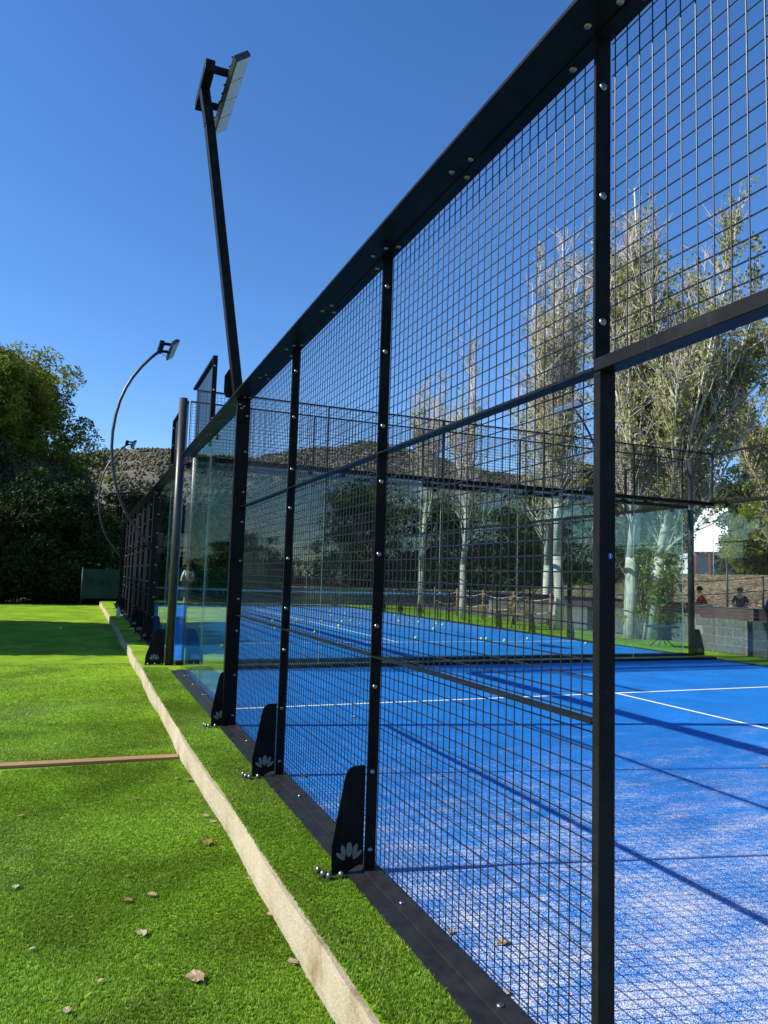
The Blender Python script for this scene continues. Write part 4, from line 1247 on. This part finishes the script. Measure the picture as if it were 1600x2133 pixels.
# rope fence
rf = thing('rope_fence', 'wooden posts joined by sagging pale ropes left of the chairs', 'fence', (11.9, 22, 0))
org = (11.9, 22, 0)
RP = [(11.5, 18.0), (11.7, 20.3), (11.9, 22.6), (12.1, 24.9), (12.3, 27.2)]
for x, y in RP: MB(org).tube([(x, y, 0), (x, y, 1.05)], 0.045, 8).build('post', MAT['timber'], rf)
for (xa, ya), (xb, yb) in zip(RP, RP[1:]):
    for z in (0.92, 0.52):
        MB(org).tube([(xa + (xb - xa) * t, ya + (yb - ya) * t, z - 0.12 * math.sin(math.pi * t)) for t in np.linspace(0, 1, 7)], 0.014, 6).build('rope', MAT['rope'], rf)
# dark folding table and white slatted rack near the thick trunk
tb = thing('folding_table', 'low dark round metal table by the block wall', 'table', (11.0, 13.0, 0))
org = (11.0, 13.0, 0)
MB(org).lathe([(0.36, 0.44), (0.38, 0.45), (0.38, 0.47), (0.36, 0.475)], (11.0, 13.0, 0), n=24).build('table_top', MAT['iron'], tb)
for a in range(4):
    c, s = math.cos(a * 1.5708 + 0.5), math.sin(a * 1.5708 + 0.5)
    MB(org).tube([(11 + c * 0.2, 13 + s * 0.2, 0.44), (11 - c * 0.28, 13 - s * 0.28, 0.0)], 0.012, 6).build('leg', MAT['iron'], tb)
rk = thing('slatted_rack', 'small white slatted rack left of the thick white trunk', 'rack', (11.6, 15.5, 0))
org = (11.6, 15.5, 0)
for k in range(6):
    x = 11.25 + k * 0.1
    MB(org).bar((x, 15.45, 0.0), (x + 0.03, 15.6, 0.36), 0.035, 0.015, Vector((0, 1, 0))).build('slat', MAT['white_paint'], rk)
MB(org).bar((11.2, 15.61, 0.365), (11.85, 15.61, 0.365), 0.05, 0.025).build('top_bar', MAT['white_paint'], rk)

# stone wall, banners behind the far court
sw = thing('stone_wall', 'low shaded stone wall behind the far court', 'wall', (9, 34, 0))
org = (9, 34, 0); rnd = random.Random(8)
MB(org).box(3.0, 22.0, 34.05, 34.35, -0.3, 0.85).build('wall_core', MAT['stone'], sw)
stn = []
for k in range(4):
    mb = MB(); mb.box(-0.17, 0.17, -0.1, 0.1, -0.1, 0.1)
    me = mb.mesh('stone', MAT['stone']); bm = bmesh.new(); bm.from_mesh(me)
    for v_ in bm.verts: v_.co += Vector((rnd.uniform(-.03, .03), rnd.uniform(-.02, .02), rnd.uniform(-.02, .02)))
    bmesh.ops.bevel(bm, geom=list(bm.edges), offset=0.025, segments=1, affect='EDGES'); bm.to_mesh(me); bm.free(); stn.append(me)
for r_ in range(4):
    for k in range(52):
        add('stone', stn[rnd.randrange(4)], sw, (3.2 + k * 0.36 + (0.18 if r_ % 2 else 0) + rnd.uniform(-.02, .02) - 9, 33.98 - 34 + rnd.uniform(-.02, .02), 0.10 + r_ * 0.21), (0, 0, rnd.uniform(-.06, .06)))
def banner(label, x0, x1, y, z0, z1, text=None):
    r = thing('banner', label, 'banner', ((x0 + x1) / 2, y, 0))
    org = ((x0 + x1) / 2, y, 0)
    nx = int((x1 - x0) / 0.25); mb = MB(org)
    P_ = lambda i: (x0 + (x1 - x0) * i / nx, y + 0.03 * math.sin(i * 1.7))
    for i in range(nx):
        (a, ya), (c, yc) = P_(i), P_(i + 1)
        mb.face([(a, ya, z0), (c, yc, z0), (c, yc, z1), (a, ya, z1)])
    cl_ = mb.build('cloth', MAT['banner_shaded' if text else 'banner'], r, fix=False)
    so = cl_.modifiers.new('thickness', 'SOLIDIFY'); so.thickness = 0.004
    for x in np.linspace(x0, x1, max(2, int((x1 - x0) / 2.2) + 1)):
        MB(org).tube([(float(x), y + 0.07, -0.3), (float(x), y + 0.07, z1 + 0.05)], 0.025, 8).build('pole', MAT['iron'], r)
    if text:
        cu = bpy.data.curves.new('lettering', 'FONT'); cu.body = text; cu.size = 0.48; cu.space_character = 1.5; cu.extrude = 0.002; cu.align_x = 'LEFT'
        cu.materials.append(MAT['banner_text'])
        t0 = bpy.data.objects.new('lettering_curve', cu); me_ = bpy.data.meshes.new_from_object(t0); bpy.data.objects.remove(t0)
        t = bpy.data.objects.new('lettering', me_); COL.objects.link(t); t.parent = r
        t.location = (x0 + 0.12 - org[0], -0.05, (z0 + z1) / 2 - 0.12); t.rotation_euler = (R(90), 0, 0)
    return r
banner('shaded green banner with dark letters beside the far fence end', -1.35, 1.6, 34.0, 0.1, 1.38, 'MALL')
banner('green windscreen banner behind the far court', 2.2, 7.3, 33.3, 0.25, 1.52)

# ------------------------------------------------------------------ small things
ball_me = bpy.data.meshes.new('ball'); bm = bmesh.new(); bmesh.ops.create_icosphere(bm, subdivisions=3, radius=0.034)
for f in bm.faces: f.smooth = True
bm.to_mesh(ball_me); bm.free(); ball_me.materials.append(MAT['ball'])
seam_me = MB().tube([(0.0345 * (0.72 * math.cos(t) + 0.28 * math.cos(3 * t)) , 0.0345 * (0.72 * math.sin(t) - 0.28 * math.sin(3 * t)), 0.0345 * 0.9 * math.sin(2 * t) * 0.98) for t in np.linspace(0, 2 * math.pi, 30)], 0.0016, 4).mesh('seam', MAT['tape'])
BALLS = [(4.544, 20.778), (4.355, 20.363), (4.799, 21.004), (3.812, 20.731), (3.133, 17.736), (6.708, 29.333), (3.85, 16.722), (7.523, 26.621), (6.621, 23.8), (7.576, 25.06), (9.079, 29.479),
         (5.344, 20.831), (5.196, 18.905), (5.163, 18.73), (5.84, 20.863), (5.922, 20.658), (6.267, 20.891), (6.03, 19.477), (6.786, 21.142), (9.508, 28.407), (8.17, 25.146), (7.997, 21.226), (7.831, 20.775),
         (8.396, 21.254), (8.424, 20.594), (9.321, 21.118), (9.158, 20.856), (8.638, 19.378), (8.63, 19.773), (7.521, 17.746), (9.431, 20.652), (5.752, 15.106), (9.75, 20.029), (7.286, 14.782), (7.41, 14.775),
         (7.6, 14.289), (8.504, 14.714), (9.331, 13.596), (9.281, 24.412), (1.196, 17.878)]
def ball(x, y, z, lab, grp=None):
    o = tag(add('padel_ball', ball_me, None, (x, y, z + 0.034), (random.uniform(0, 6), random.uniform(0, 6), 0)), lab, 'ball', grp)
    add('seam', seam_me, o)
for x, y in BALLS: ball(x, y, 0.0065, 'yellow-green ball scattered on the far blue court', 'balls scattered on the far court')
ball(1.1, 13.586, 0.0065, 'yellow-green ball seen just left of the heavy mast post')
ball(-1.797, 20.596, -0.2, 'yellow-green ball lying alone on the lower lawn')

def leaf_mesh(k, size, curl):
    rg = random.Random(k * 7 + 1); n = 18; V_ = [(0, 0, 0.06 * size)]; F_ = []
    for i in range(n):
        a = 2 * math.pi * i / n
        lobe = 0.09 * abs(math.sin(2.5 * a + 0.3 * k))
        r = size * (0.42 + 0.10 * math.cos(a) + lobe + rg.uniform(-0.035, 0.035))
        x, y = r * math.cos(a), r * math.sin(a) * 0.8
        V_.append((x, y, curl * (0.55 * abs(y) + 0.35 * max(0, x) * (0.4 + 0.2 * (k % 3)) + size * rg.uniform(-0.05, 0.09))))
    zmin = min(v[2] for v in V_); V_ = [(x, y, z - zmin) for x, y, z in V_]
    for i in range(n): F_.append((0, 1 + i, 1 + (i + 1) % n))
    me = bpy.data.meshes.new('leaf'); me.from_pydata(V_, [], F_); return me
LM = {}
def leaf(x, y, z, size, mat, label, k):
    key = (k % 5, round(size, 3), mat)
    if key not in LM:
        me = leaf_mesh(k % 5, size, 0.55); me.materials.append(MAT[mat]); LM[key] = me
    o = add('fallen_leaf', LM[key], None, (x, y, z), (random.uniform(-0.15, 0.15), random.uniform(-0.15, 0.15), random.uniform(0, 6)))
    so = o.modifiers.new('thickness', 'SOLIDIFY'); so.thickness = 0.0012
    return tag(o, label, 'leaf', 'fallen leaves')
LZ = -0.196 + 0.012
LEAVES = [(-0.861, 2.988, .062, 'dry_leaf', 'largest crumpled tan leaf on the lower lawn near the bottom edge'),
          (-0.476, 2.979, .040, 'dry_leaf_pale', 'pale crumpled leaf close to the wall near the bottom edge'),
          (-1.035, 3.429, .042, 'dry_leaf_pale', 'pale ragged leaf on the lawn above the largest leaf'),
          (-0.956, 3.799, .038, 'dry_leaf', 'tan leaf right of the dark brown leaf on the lawn'),
          (-1.076, 3.78, .036, 'dry_leaf_brown', 'dark brown leaf left of a tan leaf on the lawn'),
          (-0.596, 4.403, .052, 'dry_leaf_brown', 'curled brown leaf by the wall midway up the lawn'),
          (-0.50, 4.765, .036, 'dry_leaf_pale', 'pale leaf touching the wall foot above the curled brown leaf'),
          (-0.53, 4.885, .030, 'dry_leaf_pale', 'small pale leaf just beyond the leaf at the wall foot'),
          (-0.53, 5.75, .042, 'dry_leaf_brown', 'brown leaf at the wall foot just before the timber plank'),
          (-0.60, 5.816, .036, 'dry_leaf_pale', 'pale leaf beside the brown leaf before the timber plank'),
          (-1.633, 5.225, .034, 'dry_leaf_brown', 'dark leaf at the left edge below the timber plank'),
          (-1.577, 4.109, .032, 'dry_leaf_pale', 'whitish leaf at the left edge of the lawn'),
          (-0.94, 5.394, .028, 'dry_leaf_brown', 'small dark leaf in the middle of the lawn below the plank'),
          (-1.058, 4.069, .022, 'dry_leaf_brown', 'tiny dark leaf above the dark brown leaf'),
          (-1.323, 2.93, .026, 'dry_leaf_pale', 'small whitish leaf at the bottom edge of the lawn'),
          (-1.21, 3.093, .018, 'dry_leaf_pale', 'tiny pale leaf left of the largest leaf'),
          (-1.467, 3.433, .022, 'dry_leaf_pale', 'thin pale straw-like leaf near the lower left'),
          (-0.47, 3.838, .030, 'dry_leaf', 'tan leaf standing against the wall foot'),
          (-0.465, 3.419, .026, 'dry_leaf', 'small tan leaf at the wall foot lower down'),
          (-1.587, 6.30, .026, 'dry_leaf_pale', 'pale leaf right at the near edge of the timber plank')]
for k, (x, y, sz, mt_, lab) in enumerate(LEAVES): leaf(x, y, LZ, sz * 1.25, mt_, lab, k)
CL = [(0.197, 2.485, .052, 'dry_leaf', 'tan broken leaf on the near court behind the mesh, lowest in view'),
      (0.05, 2.62, .034, 'dry_leaf_pale', 'pale leaf caught at the foot of the mesh'),
      (0.03, 2.188, .03, 'dry_leaf_pale', 'pale leaf at the mesh foot near the bottom edge'),
      (0.908, 4.477, .045, 'dry_leaf_brown', 'brown leaf on the near court beyond the first gusset'),
      (0.13, 4.909, .05, 'dry_leaf_brown', 'dark leaf on the near court behind the second gusset'),
      (3.612, 4.178, .05, 'dry_leaf_pale', 'pale leaf on the near court at the right edge'),
      (1.432, 7.502, .045, 'dry_leaf_brown', 'brown leaf lying on the service line of the near court'),
      (1.183, 6.822, .05, 'dry_leaf_pale', 'pale leaf just before the service line of the near court'),
      (0.898, 8.883, .045, 'dry_leaf_pale', 'pale leaf at the back of the near court by the heavy post'),
      (1.137, 9.333, .04, 'dry_leaf_pale', 'small pale leaf farthest back on the near court')]
for k, (x, y, sz, mt_, lab) in enumerate(CL): leaf(x, y, 0.011, sz, mt_, lab, k + 3)
# water bottle by the far fence
bt = thing('water_bottle', 'clear water bottle standing by the far fence posts', 'bottle', (-0.34, 22.3, 0))
MB().lathe([(0.05, 0.0), (0.055, 0.02), (0.055, 0.20), (0.045, 0.25), (0.02, 0.29), (0.018, 0.31)], n=14).build('bottle_body', MAT['bottle'], bt)
MB().lathe([(0.02, 0.311), (0.02, 0.335)], n=12).build('bottle_cap', MAT['cap'], bt)

# ------------------------------------------------------------------ turf blades (uncountable)
def blades(name, label, regions, zbase, seed, hgt=0.0105, per=5):
    rng = np.random.default_rng(seed); P_ = []
    for x0, x1, y0, y1, dens, clip in regions:
        n = int((x1 - x0) * (y1 - y0) * dens / per)
        p = np.stack([rng.uniform(x0, x1, n), rng.uniform(y0, y1, n)], 1)
        if clip:
            yy = np.linspace(y0, y1, 200); w = np.interp(p[:, 1], yy, np.array([wall_x(v) for v in yy]))
            p = p[p[:, 0] < w + 0.012] if clip < 0 else p[p[:, 0] > w + 0.002]
        P_.append(p)
    c = np.concatenate(P_); nt_ = len(c); n = nt_ * per
    tone_t = rng.uniform(0, 1, nt_); lean_a = rng.uniform(0, 2 * math.pi, nt_)
    p = np.repeat(c, per, 0) + rng.normal(0, 0.0026, (n, 2))
    tone = np.clip(np.repeat(tone_t, per) + rng.normal(0, 0.16, n), 0, 1)
    a = rng.uniform(0, 2 * math.pi, n); lean = np.abs(rng.normal(0.35, 0.35, n)); la = np.repeat(lean_a, per) + rng.normal(0, 0.9, n)
    # the pile lies over in broad sweeps
    sw = 0.30 * np.sin(p[:, 0] * 2.1 + np.sin(p[:, 1] * 1.3)) + 0.28 * np.sin(p[:, 1] * 2.9 + 0.7 + 0.8 * np.sin(p[:, 0] * 1.7))
    h = hgt * rng.uniform(0.65, 1.35, n); w = rng.uniform(0.0012, 0.0024, n)
    base = np.stack([p[:, 0], p[:, 1], np.full(n, zbase)], 1)
    t = np.stack([np.cos(a), np.sin(a), np.zeros(n)], 1) * w[:, None]
    tip = base + np.stack([np.cos(la) * lean * h + sw * h * 0.5, np.sin(la) * lean * h + sw * h * 0.9, h], 1)
    co = np.empty((n, 3, 3)); co[:, 0] = base - t; co[:, 1] = base + t; co[:, 2] = tip
    me = raw_mesh(name, co.reshape(-1, 3), 3, np.arange(3 * n), MAT['blade'])
    at = me.attributes.new('fibre', 'FLOAT', 'POINT'); at.data.foreach_set('value', np.repeat(tone, 3).astype(np.float32))
    return tag(add(name, me), label, 'grass', kind='stuff')
blades('turf_blades', 'short artificial grass blades of the lower lawn',
       [(-1.70, -0.38, 2.35, 4.3, 95000, -1), (-1.85, -0.38, 4.3, 6.44, 62000, -1), (-2.4, -0.40, 6.62, 8.2, 46000, -1), (-2.5, -0.42, 8.2, 9.6, 26000, -1), (-2.7, -0.42, 9.6, 11.2, 14000, -1), (-2.9, -0.42, 11.2, 13.2, 7000, -1)], -0.2, 31)
blades('turf_blades', 'short artificial grass blades of the strip between wall and fence', [(-0.46, -0.149, 2.1, 5.0, 100000, 1), (-0.53, -0.149, 5.0, 8.0, 66000, 1), (-0.53, -0.149, 8.0, 11.0, 30000, 1)], 0.0, 32)
